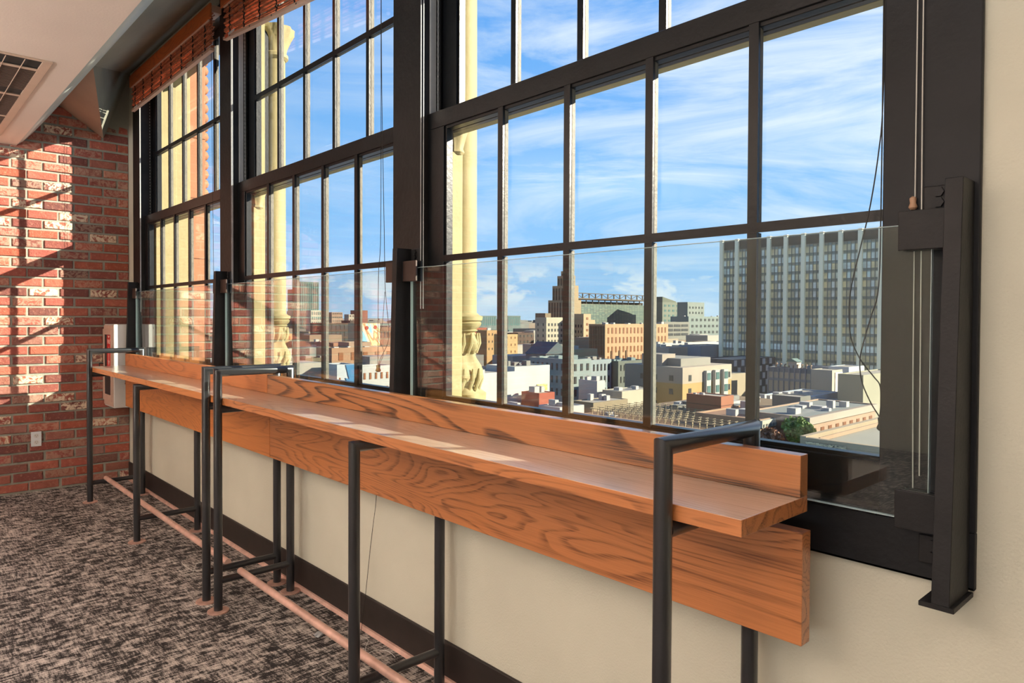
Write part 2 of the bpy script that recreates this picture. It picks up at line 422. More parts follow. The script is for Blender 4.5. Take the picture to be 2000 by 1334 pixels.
# ------------------------------------------------------------------ exterior stonework
def stone_set(i,full=True):
    dy=S*i
    t=empty('stone_column',(2.0,2.53+dy,.98),
        ['cream carved stone column outside between the nearest and middle windows','cream carved stone column outside between the middle and far windows'][i],'column','carved stone columns outside')
    cx,cy=2.0,2.53+dy
    leaf=lambda a,z:1+.10*math.sin(5*a+z*16)*(1 if z<1.37 else .3)
    MB().lathe(cx,cy,[(1.435,.070),(3.13,.066)],28).build('shaft',M['cream_stone'],t,smooth=True)
    prof=[(.90,.09),(1.05,.105),(1.075,.105),(1.09,.085),(1.11,.075),(1.15,.095),(1.20,.088),(1.24,.066),(1.265,.064),(1.28,.078),(1.31,.083),(1.34,.072),(1.352,.060),(1.360,.074),(1.366,.066),(1.380,.086),(1.395,.092),(1.402,.084),(1.408,.094),(1.425,.096),(1.432,.080),(1.44,.072)]
    MB().lathe(cx,cy,prof,40,f=leaf).build('carved_base',M['cream_stone'],t,smooth=True)
    m=MB()
    for k in range(14):
        a=2*PI*k/14
        for z0,r0,h in ((1.09,.084,.10),(1.26,.072,.09)):
            p=[(cx+math.cos(a)*(r0-.004),cy+math.sin(a)*(r0-.004),z0),(cx+math.cos(a+.12)*(r0+.009),cy+math.sin(a+.12)*(r0+.009),z0+h*.5),(cx+math.cos(a+.15)*(r0+.010),cy+math.sin(a+.15)*(r0+.010),z0+h)]
            m.tube(p,.01,8,rs=[.008,.011,.004])
    m.build('leaf_carving',M['cream_stone'],t,smooth=True)
    prof=[(3.12,.070),(3.135,.086),(3.155,.086),(3.165,.074),(3.20,.078),(3.26,.10),(3.30,.12),(3.33,.12)]
    MB().lathe(cx,cy,prof,40,f=lambda a,z:1+.06*math.sin(9*a+z*30)*(1 if z>3.17 else 0)).build('capital',M['cream_stone'],t,smooth=True)
    m=MB(); m.box(1.801,1.865,2.37+dy,2.56+dy,.98,3.42)
    m.build('stone_pier',M['cream_stone'],t,bevel=.004)
    # slender flat jamb colonnette with a little capital
    m=MB(); m.box(1.755,1.812,2.285+dy,2.352+dy,1.0,2.10); m.box(1.755,1.81,2.30+dy,2.352+dy,2.2,3.36)
    m.build('jamb_strip',M['cream_stone'],t,bevel=.004)
    m=MB(); m.lathe(1.79,2.305+dy,[(2.09,.026),(2.10,.034),(2.115,.028),(2.15,.036),(2.185,.046),(2.20,.05),(2.215,.05)],18,f=lambda a,z:1+.08*math.sin(7*a))
    m.build('jamb_capital',M['cream_stone'],t,smooth=True)
for i in range(2): stone_set(i)
dy=2*S
t=empty('terracotta_pier',(2.1,6.5,.9),'peach terracotta pier with scalloped edge outside the far window','pier')
m=MB(); m.box(1.755,1.812,2.285+dy,2.352+dy,1.0,3.42); m.box(1.80,1.95,6.40,6.62,.9,3.59); m.box(1.95,2.075,6.44,6.70,.9,3.59)
m.build('cream_pilaster',M['cream_stone'],t,bevel=.004)
m=MB(); m.box(2.075,2.215,6.47,6.9,.5,3.8); z=.6
m.build('pier_block',M['terracotta'],t,bevel=.006)
m=MB(); z=.55
while z<3.7:
    m.lathe(2.215,6.53,[(z,.020),(z+.012,.036),(z+.04,.046),(z+.07,.036),(z+.082,.020)],16); z+=.084
m.build('scalloped_edge',M['terracotta'],t,smooth=True)
DJ=simple('dark_joint',srgb(110,70,48),.9)
for z in (1.37,1.93,2.46,2.99): MB().box(2.08,2.21,6.466,6.47,z,z+.006).build('joint_line',DJ,t)
t=empty('stone_pier',(2.05,.3,.9),'cream stone pier outside beyond the near window edge','pier')
MB().box(1.96,2.26,.10,.47,.9,3.8).build('pier_block',M['cream_stone'],t,bevel=.006)

MB().box(1.955,2.32,.0,7.1,ZG0,.895).build('wall_exterior',M['cream_stone'],kind='structure')
# ------------------------------------------------------------------ counter tables
def counter(ya,yb,legs,tag_,far):
    t=empty('counter_table',(1.4,ya,0),tag_,'counter table',None)
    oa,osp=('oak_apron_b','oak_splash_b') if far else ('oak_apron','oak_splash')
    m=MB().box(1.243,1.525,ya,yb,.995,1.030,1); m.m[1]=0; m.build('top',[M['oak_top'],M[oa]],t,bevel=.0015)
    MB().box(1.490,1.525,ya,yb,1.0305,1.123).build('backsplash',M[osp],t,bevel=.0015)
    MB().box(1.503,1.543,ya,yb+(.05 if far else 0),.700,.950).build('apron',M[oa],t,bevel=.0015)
    R=.0200
    for (y,tall) in legs:
        zt=1.152 if tall else .975
        def leg(x): 
            return MB().tube([(x,y,.006),(x,y,zt)],R,20)
        if tall:
            m=MB().tube([(1.225,y,.55),(1.225,y,1.152),(1.590,y,1.152),(1.590,y,.55)],R,24,caps=True)
            m.build('handrail_loop',M['steel'],t,smooth=True)
            for x in (1.225,1.590):
                MB().tube([(x,y,.006),(x,y,.551)],R,24).build('leg',M['steel'],t,smooth=True)
            MB().tube([(1.235,y,.975),(1.580,y,.975)],R*.98,20).build('crossbar',M['steel'],t,smooth=True)
        else:
            m=MB().tube([(1.225,y,.55),(1.225,y,.975),(1.590,y,.975),(1.590,y,.55)],R,24)
            m.build('crossbar',M['steel'],t,smooth=True)
            for x in (1.225,1.590):
                MB().tube([(x,y,.006),(x,y,.551)],R,24).build('leg',M['steel'],t,smooth=True)
        MB().tube([(1.235,y,.148),(1.580,y,.148)],.0165,18).build('stretcher',M['steel'],t,smooth=True)
        for x in (1.225,1.590):
            MB().lathe(x,y,[(.0,.050),(.006,.050),(.008,.047)],28).build('foot_plate',M['plate_copper'],t,smooth=False)
    ys=[l[0] for l in legs]
    MB().tube([(1.332,min(ys),.172),(1.332,max(ys),.172)],.0165,20).build('foot_rail',M['copper'],t,smooth=True)
    return t
counter(3.478,6.170,[(6.090,1),(4.820,0),(3.585,1)],'long oak window counter on black pipe legs, the far one against the brick corner',True)
counter(.697,3.474,[(3.425,1),(2.140,0),(.867,1)],'long oak window counter on black pipe legs, the near one with its square end',False)

# ------------------------------------------------------------------ guard glass, posts and clamps
def bolt(y,z,x=1.634,p=None):
    m=MB(); m.prism([(y+.011*math.cos(k*PI/3),z+.011*math.sin(k*PI/3)) for k in range(6)],'X',x-.008,x)
    return m.build('bolt',M['steel_dark'],p)
PL=['black steel guard post at the right end of the nearest window','black steel guard post between the nearest and middle windows','black steel guard post between the middle and far windows','black steel guard post at the left end of the far window beside the fire cabinet']
posts=[.4225,2.413,4.425,6.400]
for i,y in enumerate(posts):
    t=empty('guard_post',(1.6,y,.86),PL[i],'post','steel posts holding the guard glass')
    # flange (faces the room, leans in towards the foot) and web behind it
    pm=M['steel_dark']
    fx=(lambda z:1.572-(1.70-z)*(.046/.80)) if i==0 else (lambda z:1.572-(1.70-z)*.026)
    z0,z1=.866,1.700
    m=MB(); a,b=fx(z0),fx(z1); yl,yr=y-.004,y+.028
    m.add([(a,yl,z0),(a+.007,yl,z0),(b+.007,yl,z1),(b,yl,z1),(a,yr,z0),(a+.007,yr,z0),(b+.007,yr,z1),(b,yr,z1)],[(0,1,2,3),(7,6,5,4),(0,4,5,1),(1,5,6,2),(2,6,7,3),(3,7,4,0)])
    m.build('flange',pm,t,bevel=.001,seg=1)
    m=MB(); m.add([(a+.007,y-.003,z0),(CF,y-.003,z0),(CF,y-.003,z1),(b+.007,y-.003,z1),(a+.007,y+.004,z0),(CF,y+.004,z0),(CF,y+.004,z1),(b+.007,y+.004,z1)],[(0,1,2,3),(7,6,5,4),(0,4,5,1),(1,5,6,2),(2,6,7,3),(3,7,4,0)])
    m.build('web',pm,t)
    MB().prism([(a-.001,y-.012),(CF,y-.012),(CF,y+.05-(.018 if i==3 else 0)),(a-.001,y+.05-(.018 if i==3 else 0))],'Z',z0-.010,z0).build('foot',pm,t,bevel=.001,seg=1)
    sides=[1] if i==0 else ([-1] if i==3 else [1,-1])
    brm=M['steel_dark'] if i==0 else M['bracket_brown']
    for sgn in sides:
        base=y+.028 if sgn>0 else y-.004
        for (za,zb) in ((1.565,1.647),(.980,1.061)):
            c0=base+sgn*.004; c1=base+sgn*.094
            m=MB(); m.box(1.598,1.606,c0,c1,za,zb); cl=m.build('clamp',brm,t,bevel=.0015)
            m=MB(); m.box(1.6062,1.6135,c0,c1-sgn*.01,za,zb); m.box(1.630,1.638,c0,c1-sgn*.01,za,zb); m.box(1.598,1.638,c0-sgn*.006,c0,za,zb)
            m.build('clamp_jaw',M['steel'],t)
            # wall tab with bolts
            if za>1.2: ta,tb=1.648,1.70
            else: ta,tb=.905,.965
            m=MB(); m.box(1.640,1.650,base,base+sgn*.060,ta,tb); m.build('wall_tab',M['steel_dark'],t,bevel=.003)
            for q in (.30,.72): bolt(base+sgn*.030,ta+(tb-ta)*q,1.640,t)
GL=['clear guard glass panel with visible lower corner, across the nearest window','clear guard glass panel across the middle window','clear guard glass panel across the far window, reflecting the fire cabinet']
for i in range(3):
    y0=posts[i]+.064; y1=posts[i+1]-.038
    t=empty('guard_glass',(1.62,y0,.998),GL[i],'glass panel','guard glass panels')
    MB().box(1.6165,1.6275,y0,y1,.998,1.619).build('pane',M['guard'],t)
    m=MB(); m.box(1.6160,1.6280,y0-.0012,y0,.998,1.619); m.box(1.6160,1.6280,y1,y1+.0012,.998,1.619)
    m.box(1.6162,1.6278,y0,y1,1.619,1.6202); m.box(1.6162,1.6278,y0,y1,.9965,.998)
    m.build('polished_edge',M['glass_edge'],t)

# ------------------------------------------------------------------ blinds
def slat_stack(m,y0,y1,z0,z1,x,dz0=0.0):
    z=z0+.014; k=0
    while z<z1:
        xo=x+.008*math.sin(k*1.9)+random.uniform(-.003,.003)
        n=9; th=random.uniform(.0055,.0085); wob=[random.uniform(-.0022,.0022) for _ in range(n+1)]
        sag=lambda y:dz0*(1-(y-y0)/(y1-y0))*(z1-z)/(z1-z0)
        for q in range(n):
            ya=y0+(y1-y0)*q/n; yb=y0+(y1-y0)*(q+1)/n
            za=z-sag(ya)+wob[q]; zb=z-sag(yb)+wob[q+1]
            m.add([(xo,ya,za),(xo+.007,ya,za),(xo+.007,ya,za+th),(xo,ya,za+th),(xo,yb,zb),(xo+.007,yb,zb),(xo+.007,yb,zb+th),(xo,yb,zb+th)],
                  [(0,1,2,3),(7,6,5,4),(0,4,5,1),(1,5,6,2),(2,6,7,3),(3,7,4,0)])
        z+=.0118; k+=1
def blind(i,lab,zb,droop):
    dy=S*i; y0=.555+dy*.985+(.0 if i else .02); y1=2.205+dy*.993
    if i==2: y0,y1=4.515,6.300
    if i==1: y0,y1=2.60,4.30
    t=empty('woven_wood_blind',(1.60,y0,3.1),lab,'blind','woven wood blinds at the window heads')
    MB().box(1.566,1.578,y0-.02,y1+.02,3.272,3.362).build('valance',M['blind_wood'],t,bevel=.002)
    MB().box(1.578,1.645,y0,y1,3.318,3.362).build('headrail',M['blind_rail'],t,bevel=.002)
    MB().tube([(1.574,y0+.02,3.266),(1.574,y1-.02,3.266)],.006,8).build('lift_rod',M['blind_rail'],t,smooth=True)
    m=MB(); slat_stack(m,y0+.01,y1-.01,zb,3.315,1.581,droop); slat_stack(m,y0+.01,y1-.01,zb+.001,3.315,1.592,droop); m.build('slats',M['bamboo'],t)  # rear slat layer added to stop sun leaking through the gaps
    m=MB(); a=zb-droop
    m.add([(1.574,y0,a-.008),(1.600,y0,a-.008),(1.600,y0,a+.010),(1.574,y0,a+.010),(1.574,y1,zb-.008),(1.600,y1,zb-.008),(1.600,y1,zb+.010),(1.574,y1,zb+.010)],[(0,1,2,3),(7,6,5,4),(0,4,5,1),(1,5,6,2),(2,6,7,3),(3,7,4,0)])
    m.build('bottom_rail',M['blind_rail'],t,bevel=.001,seg=1)
    for q in range(8):
        y=y0+.1+(y1-y0-.2)*q/7; f=1-(y-y0)/(y1-y0); zl=zb-droop*f
        p=[]; z=3.26; k=0
        while z>zl+.012: p.append((1.576+.003*(k%2),y+.009*math.sin(k*2.1+q),z)); z-=.011; k+=1
        p.append((1.576,y,zl+.010))
        MB().tube(p,.0042,5).build('ladder_string',M['cord_dark'],t)
    for q in range(6):
        y=y0+.14+(y1-y0-.25)*q/5; f=1-(y-y0)/(y1-y0); zl=zb-droop*f
        MB().box(1.5725,1.574,y-.006,y+.006,zl-.003,zl+.004).build('cord_hole',M['plastic_dark'],t)
    yy=y1-.12
    MB().box(1.5722,1.574,yy-.06,yy+.03,zb-.005,zb+.008).build('sticker',M['plastic_white'],t)
    if i==1: MB().box(1.572,1.574,yy+.032,yy+.08,zb-.010,zb+.008).build('sticker',M['orange_tag'],t)
    # clear wand at the far jamb
    yw=2.345+dy-(.03 if i==2 else 0)
    m=MB(); m.box(1.6405,1.6430,yw-.022,yw-.019,1.455,3.30); m.box(1.6405,1.6430,yw-.004,yw-.001,1.455,3.30)
    m.build('clear_wand',M['acrylic'],t)
    return t
b3=blind(2,'reddish woven wood blind gathered at the head of the far window',3.085,0.0)
b2=blind(1,'reddish woven wood blind drooping at the head of the middle window',3.085,.19)
b1=blind(0,'woven wood blind gathered above the nearest window, with cords hanging at its right',3.085,.0)
def smooth_path(pts,n=6):
    P=[Vector(p) for p in pts]; out=[]
    for i in range(len(P)-1):
        p0=P[max(i-1,0)]; p1=P[i]; p2=P[i+1]; p3=P[min(i+2,len(P)-1)]
        for k in range(n):
            t=k/n
            out.append(.5*((2*p1)+(-p0+p2)*t+(2*p0-5*p1+4*p2-p3)*t*t+(-p0+3*p1-3*p2+p3)*t**3))
    out.append(P[-1]); return out
def cord(root,pts,mat,r=.0014):
    return MB().tube(smooth_path(pts),r,6).build('pull_cord',mat,root,smooth=True)
def tassel(root,x,y,ztop,h,r,mat):
    return MB().lathe(x,y,[(ztop-h,r*.55),(ztop-h+.004,r),(ztop-h*.75,r),(ztop-h*.5,r*.68),(ztop-h*.2,r*.8),(ztop-.003,r*.75),(ztop,r*.3)],16).build('tassel',mat,root,smooth=True)
xk=1.66
cord(b1,[(xk,.598,3.3),(xk,.598,2.2),(xk,.600,1.901),(xk,.608,1.789),(xk,.624,1.675),(xk,.643,1.587),(xk,.663,1.495),(xk,.667,1.436),(xk,.662,1.377),(xk,.641,1.329),(xk,.612,1.292),(xk,.598,1.272),(xk,.596,1.231),(xk,.598,1.202)],M['cord_dark'])
cord(b1,[(xk,.601,3.3),(xk,.601,2.2),(xk,.601,1.686),(xk,.604,1.493),(xk,.62,1.424),(xk,.635,1.366),(xk,.642,1.325),(xk,.637,1.279),(xk,.618,1.234),(xk,.600,1.205),(xk,.600,1.199)],M['cord_dark'])
tassel(b1,1.660,.594,1.204,.032,.0095,M['tassel_dark'])
xc=1.643
cord(b1,[(xc,.527,3.3),(xc,.527,2.1),(xc,.527,1.68)],M['cord_light'],.0013)
tassel(b1,1.641,.530,1.682,.028,.0085,M['tassel_tan'])
cord(b1,[(xc,.517,3.3),(xc,.516,2.1),(xc,.514,1.66),(xc,.511,1.088)],M['cord_light'],.0013)
cord(b1,[(xc,.527,1.57),(xc,.526,1.3),(xc,.523,1.05)],M['cord_light'],.0012)
cord(b2,[(xc,2.645,3.3),(xc,2.645,2.793),(xc,2.645,1.82),(xc,2.663,1.598),(xc,2.666,1.205)],M['cord_dark'])
cord(b2,[(xc,2.645,3.3),(xc,2.64,2.5),(xc,2.618,1.818),(xc,2.609,1.552),(xc,2.58,1.375),(xc,2.588,1.309),(xc,2.645,1.24),(xc,2.662,1.206)],M['cord_dark'])
cord(b2,[(xc,2.612,1.53),(xc,2.63,1.40),(xc,2.66,1.33),(xc,2.62,1.27),(xc,2.660,1.206)],M['cord_dark'],.0011)
tassel(b2,1.643,2.664,1.212,.032,.012,M['tassel_brass'])
cord(b3,[(xc,4.693,3.3),(xc,4.693,3.17),(xc,4.659,1.646),(xc,4.655,1.25)],M['cord_dark'])

# ------------------------------------------------------------------ fire cabinet
t=empty('fire_extinguisher_cabinet',(1.55,6.6,.68),'white wall cabinet with red FIRE arrow in the brick corner','cabinet')
xa=1.470; ya,yb=6.435,D-.016
MB().box(xa,CF-.0,ya,yb,.662,1.352).build('body',M['white_metal'],t,bevel=.006)
MB().box(xa-.006,xa,ya+.012,yb-.005,.675,1.342).build('face_frame',M['beige_metal'],t,bevel=.002)
m=MB(); dz0,dz1=.715,1.312; wy0,wy1=ya+.045,ya+.255; wz0,wz1=.765,1.265
m.box(xa-.016,xa-.006,ya+.02,yb-.012,dz0,wz0); m.box(xa-.016,xa-.006,ya+.02,yb-.012,wz1,dz1)
m.box(xa-.016,xa-.006,ya+.02,wy0,wz0,wz1); m.box(xa-.016,xa-.006,wy1,yb-.012,wz0,wz1)
d=m.build('door',M['beige_metal'],t,bevel=.0015)
MB().box(xa-.010,xa-.0065,wy0,wy1,wz0,wz1).build('window',M['plastic_dark'],d)
MB().tube([(xa-.016,yb-.03,.93),(xa-.045,yb-.03,.93),(xa-.045,yb-.03,1.02),(xa-.016,yb-.03,1.02)],.004,8).build('handle',M['steel'],d,smooth=True)
sg=MB().box(xa-.0125,xa-.0105,wy0+.004,wy0+.125,.995,1.262).build('sign',M['red_sticker'],d)
def text_mesh(body,size,loc,rot,mat,parent,name='lettering'):
    cu=bpy.data.curves.new(name,'FONT'); cu.body=body; cu.size=size; cu.extrude=.0004; cu.align_x='CENTER'; cu.align_y='CENTER'
    ob=bpy.data.objects.new(name,cu); col.objects.link(ob)
    dg=bpy.context.evaluated_depsgraph_get(); me=bpy.data.meshes.new_from_object(ob.evaluated_get(dg))
    bpy.data.objects.remove(ob); me.materials.clear(); me.materials.append(mat)
    o=bpy.data.objects.new(name,me); col.objects.link(o); WL[o]=Vector(loc)
    o.rotation_euler=rot
    if parent: o.parent=parent; o.location=Vector(loc)-WL[parent]
    else: o.location=loc
    return o
# lettering faces -X: text x axis -> -Y, text y axis -> +Z
rotX=(PI/2,0,-PI/2)
yc=wy0+.065
text_mesh('FIRE',.050,(xa-.0130,yc,1.205),rotX,M['white_ink'],d)
m=MB(); m.box(xa-.0130,xa-.0126,yc-.006,yc+.006,1.035,1.165); m.prism([(yc-.03,1.05),(yc+.03,1.05),(yc,1.008)],'X',xa-.0130,xa-.0126)
m.prism([(yc-.03,1.255),(yc+.03,1.255),(yc,1.236)],'X',xa-.0130,xa-.0126)
m.build('arrow',M['white_ink'],d)

# ------------------------------------------------------------------ wall outlet
t=empty('wall_outlet',(.98,D-.02,.367),'white duplex power outlet low on the brick wall','outlet')
MB().box(.944,1.015,D-.020,D-.013,.367,.486).build('cover_plate',M['plastic_white'],t,bevel=.002)
for zc in (.400,.453):
    MB().prism([(.9795+.018*math.cos(a*PI/8),zc+.016*math.sin(a*PI/8)) for a in range(16)],'Y',D-.0225,D-.020).build('socket',M['white_metal'],t)
    m=MB(); m.box(.972,.9740,D-.0228,D-.0224,zc-.001,zc+.008); m.box(.985,.987,D-.0228,D-.0224,zc-.001,zc+.008); m.box(.978,.981,D-.0228,D-.0224,zc-.011,zc-.006)
    m.build('slot',M['plastic_dark'],t)

# ------------------------------------------------------------------ ceiling grille
t=empty('ceiling_air_grille',(.3,5.4,2.765),'large return air grille with wires and slats in the ceiling','grille')
gx0,gx1,gy0,gy1=-.55,.728,4.405,6.45
m=MB(); fz=2.757
m.box(gx0,gx1,gy0,gy0+.02,fz,2.765); m.box(gx0,gx1,gy1-.05,gy1,fz,2.765); m.box(gx1-.045,gx1,gy0+.02,gy1-.05,fz,2.765); m.box(gx0,gx0+.05,gy0+.02,gy1-.05,fz,2.765)
m.build('frame',M['grille_white'],t,bevel=.002)
MB().box(gx0+.03,gx1-.03,gy0+.02,gy1-.03,2.7635,2.7648).build('duct_back',M['grille_dark'],t)
for yb_ in (4.590,5.190,5.780): MB().box(gx0+.05,gx1-.045,yb_-.014,yb_+.014,2.7545,2.7605).build('cross_bar',M['grille_white'],t,bevel=.001,seg=1)
x=gx0+.09
while x<gx1-.06:
    MB().tube([(x,gy0+.02,2.7535),(x,gy1-.05,2.7535)],.0022,6).build('wire',M['grille_white'],t); x+=.082
m=MB(); y=gy0+.19
while y<gy1-.07:
    if min(abs(y-5.0),abs(y-5.13))>.0 and not (5.05<y<5.16) : m.box(gx0+.05,gx1-.046,y,y+.010,2.7575,2.7632)
    y+=.026
m.build('slat_bank',simple('grille_slats',srgb(96,78,68),.6),t)

# ------------------------------------------------------------------ loose cable under the counter
t=MB().tube(smooth_path([(1.640,2.665,.86),(1.640,2.674,.63),(1.640,2.700,.50),(1.640,2.725,.38),(1.640,2.760,.19),(1.638,2.792,.02),(1.60,2.74,.006)]),.0013,6).build('loose_cable',M['cord_dark'],None,label='thin dark cable hanging down from the near counter to the floor',cat='cable')
t=MB().tube(smooth_path([(1.598,2.70,.008),(1.58,2.64,.02),(1.55,2.61,.012),(1.53,2.57,.006),(1.56,2.54,.02),(1.59,2.50,.02),(1.60,2.46,.006)]),.0012,6).build('curled_string',M['cord_light'],None,label='pale curled string lying on the carpet near the baseboard',cat='string')
t=MB().tube(smooth_path([(1.36,4.30,.004),(1.30,4.20,.015),(1.32,4.05,.006),(1.42,3.98,.012),(1.46,4.08,.006),(1.38,4.16,.012),(1.30,4.02,.005)]),.0011,6).build('curled_string',M['cord_light'],None,label='pale loop of string on the carpet under the far counter',cat='string')
m=MB().lathe(1.46,2.86,[(0,.012),(.006,.022),(.014,.018),(.020,.007)],9,f=lambda a,z:1+.25*math.sin(3*a+z*300))
m.build('paper_scrap',M['liner'],None,label='small crumpled white scrap on the carpet under the near counter',cat='litter')

# ------------------------------------------------------------------ city
ZG=-34.0
TAKEN=[]
CITY=empty  # alias
def facade_mat(name,c,rough=.85,var=.08,scale=.15,k=.42): return simple(name,tuple(v*k for v in c[:3])+(1,),rough,0,var,scale)
WIN_D=simple('far_window_dark',srgb(60,60,58),.25,var=.2,scale=.4)
WIN_B=simple('far_window_brown',srgb(120,74,44),.3,var=.2,scale=.4)
WIN_T=simple('far_window_teal',srgb(70,96,92),.2,var=.3,scale=.3)
ROOFD=simple('roof_gravel',srgb(150,138,122),.9,var=.15,scale=.4)
_unit=None
def unit_mesh(mat):
    key='u_'+mat.name
    if key in bpy.data.meshes: return bpy.data.meshes[key]
    mb=MB().box(-.5,.5,-.5,.5,-.5,.5); me=bpy.data.meshes.new(key); me.from_pydata(mb.v,[],mb.f); me.materials.append(mat); return me
def boxpart(name,mat,parent,x0,x1,y0,y1,z0,z1):
    o=bpy.data.objects.new(name,unit_mesh(mat)); col.objects.link(o); c=Vector(((x0+x1)/2,(y0+y1)/2,(z0+z1)/2)); WL[o]=c
    o.parent=parent; o.location=c-WL[parent]; o.scale=(abs(x1-x0),abs(y1-y0),abs(z1-z0)); return o
def windows(root,face,b,n,rows,dz,zt,mat,wf=.45,hf=.5,margin=.04,th=.12,skip=None):
    x0,x1,y0,y1,z=b
    for r in range(rows):
        za=zt-dz*r
        for k in range(n):
            if skip and skip(k,r): continue
            u0=margin+(1-2*margin)*(k+.5-wf/2)/n; u1=margin+(1-2*margin)*(k+.5+wf/2)/n
            if face=='R': boxpart('window',mat,root,x0+(x1-x0)*u0,x0+(x1-x0)*u1,y0-th,y0+.05,za-dz*hf,za)
            else: boxpart('window',mat,root,x0-th,x0+.05,y0+(y1-y0)*u0,y0+(y1-y0)*u1,za-dz*hf,za)
def roof_units(root,b,n,mat,s=1.0,rng=random):
    x0,x1,y0,y1,z=b
    for k in range(n):
        w=rng.uniform(.6,1.8)*s; l=rng.uniform(.6,1.8)*s; h=rng.uniform(.5,1.3)*s
        if x1-x0<w*1.6 or y1-y0<l*1.6: continue
        cx=rng.uniform(x0+w,x1-w) if x1-x0>2*w else (x0+x1)/2; cy=rng.uniform(y0+l,y1-l) if y1-y0>2*l else (y0+y1)/2
        boxpart('roof_unit',mat,root,cx-w/2,cx+w/2,cy-l/2,cy+l/2,z,z+h)
ROOFM=simple('pale_roof_clutter',srgb(160,152,144),.8,var=.15,scale=.6)
DARKM=simple('dark_roof_clutter',srgb(112,108,100),.8,var=.2,scale=.6)
def bld(name,b,c,label,cat='building',wl=None,wr=None,units=0,um=None,parapet=.4,base=None,mat=None,roof=None):
    x0,x1,y0,y1,z=b
    if y1-y0<5: y1=y0+5
    TAKEN.append((x0-1,x1+1,y0-1,y1+1))
    r=empty(name,(x0,y0,ZG),label,cat)
    mt=mat or facade_mat(name+'_paint',c)
    m=MB(); m.box(x0,x1,y0,y1,base if base is not None else ZG,z-parapet)
    if parapet: 
        w=.35; m.box(x0,x1,y0,y0+w,z-parapet,z); m.box(x0,x1,y1-w,y1,z-parapet,z); m.box(x0,x0+w,y0+w,y1-w,z-parapet,z); m.box(x1-w,x1,y0+w,y1-w,z-parapet,z)
    m.build('walls',mt,r,origin=(x0,y0,ZG))
    boxpart('roof',roof or ROOFD,r,x0+.3,x1-.3,y0+.3,y1-.3,z-parapet,z-parapet+.08)
    if wl:
        yy=b[3]; windows(r,'L',(x0,x1,y0,yy,z),*wl)
    if wr: windows(r,'R',(x0,x1,y0,y1,z),*wr)
    if units: roof_units(r,(x0,x1,y0,y1,z-parapet),units,um or ROOFM,1.0)
    return r
# --- big curtain wall tower
def big_tower():
    x0,x1,y0,y1,zt=199.6,216.0,66.7,119.4,26.2
    r=empty('office_tower',(x0,y0,ZG),'tall gridded office tower with pale vertical piers filling the right panes','building')
    MB().box(x0+.6,x1,y0,y1,ZG,zt).build('core',facade_mat('tower_core',srgb(120,120,112),k=1),r)
    g=N('tower_bay_glass'); v=g.coords()
    sp=g.new('ShaderNodeSeparateXYZ'); g.link(v,sp.inputs[0])
    zc=g.math('DIVIDE',sp.outputs[2],2.56); yc_=g.math('DIVIDE',sp.outputs[1],1.07)
    cell=g.new('ShaderNodeCombineXYZ'); g.link(g.math('FLOOR',yc_),cell.inputs[0]); g.link(g.math('FLOOR',zc),cell.inputs[1])
    wn=g.new('ShaderNodeTexWhiteNoise',noise_dimensions='2D'); g.link(cell.outputs[0],wn.inputs['Vector'])
    big=g.noise(v,.09,3,.6,1.5)
    c=g.ramp(wn.outputs['Value'],[(0,srgb(200,186,150)),(.35,srgb(232,212,160)),(.6,srgb(246,218,156)),(.8,srgb(206,220,206)),(1,srgb(252,252,236))])
    c=g.mix(g.ramp(big,[(.4,(0,0,0,1)),(.6,(.6,.6,.6,1))]),c,srgb(140,122,92))
    spd=g.math('FRACT',zc); sl=g.math('LESS_THAN',spd,.30); c=g.mix(g.math('MULTIPLY',sl,.75),c,srgb(84,86,82))
    g.link(c,g.p.inputs['Base Color']); g.p.inputs['Roughness'].default_value=.25; g.p.inputs['Specular IOR Level'].default_value=.6
    pier=facade_mat('tower_pier',srgb(250,232,196),k=1.0); mull=facade_mat('tower_mullion',srgb(124,118,104),k=1)
    nb=10; bw_=(y1-y0)/nb
    for k in range(nb):
        a=y0+k*bw_; b_=a+bw_
        bay=MB().box(x0,x0+.6,a+.5,b_-.5,ZG,zt-3.2).build('window_bay',g.mat,r)
        m=MB()
        for q in range(1,4): yy=a+.5+(bw_-1.0)*q/4; m.box(x0-.18,x0,yy-.09,yy+.09,ZG,zt-3.2)
        zz=zt-3.2
        while zz>ZG+10: m.box(x0-.10,x0,a+.5,b_-.5,zz-.10,zz+.08); m.box(x0-.10,x0,a+.5,b_-.5,zz-.86,zz-.76); zz-=2.56
        m.build('mullions',mull,bay)
        MB().box(x0-.1,x0+.6,a+.5,b_-.5,zt-3.2,zt-.6).build('top_louver',facade_mat('tower_louver',srgb(88,86,80)),r) if k==0 else boxpart('top_louver',bpy.data.materials['tower_louver'],r,x0-.1,x0+.6,a+.5,b_-.5,zt-3.2,zt-.6)
    for k in range(nb+1):
        a=y0+k*bw_; boxpart('pier',pier,r,x0-.9,x0+.4,a-.55,a+.55,ZG,zt)
    # front face in line with the sun side
    boxpart('end_wall',pier,r,x0,x1,y0-.4,y0,ZG,zt)
big_tower()

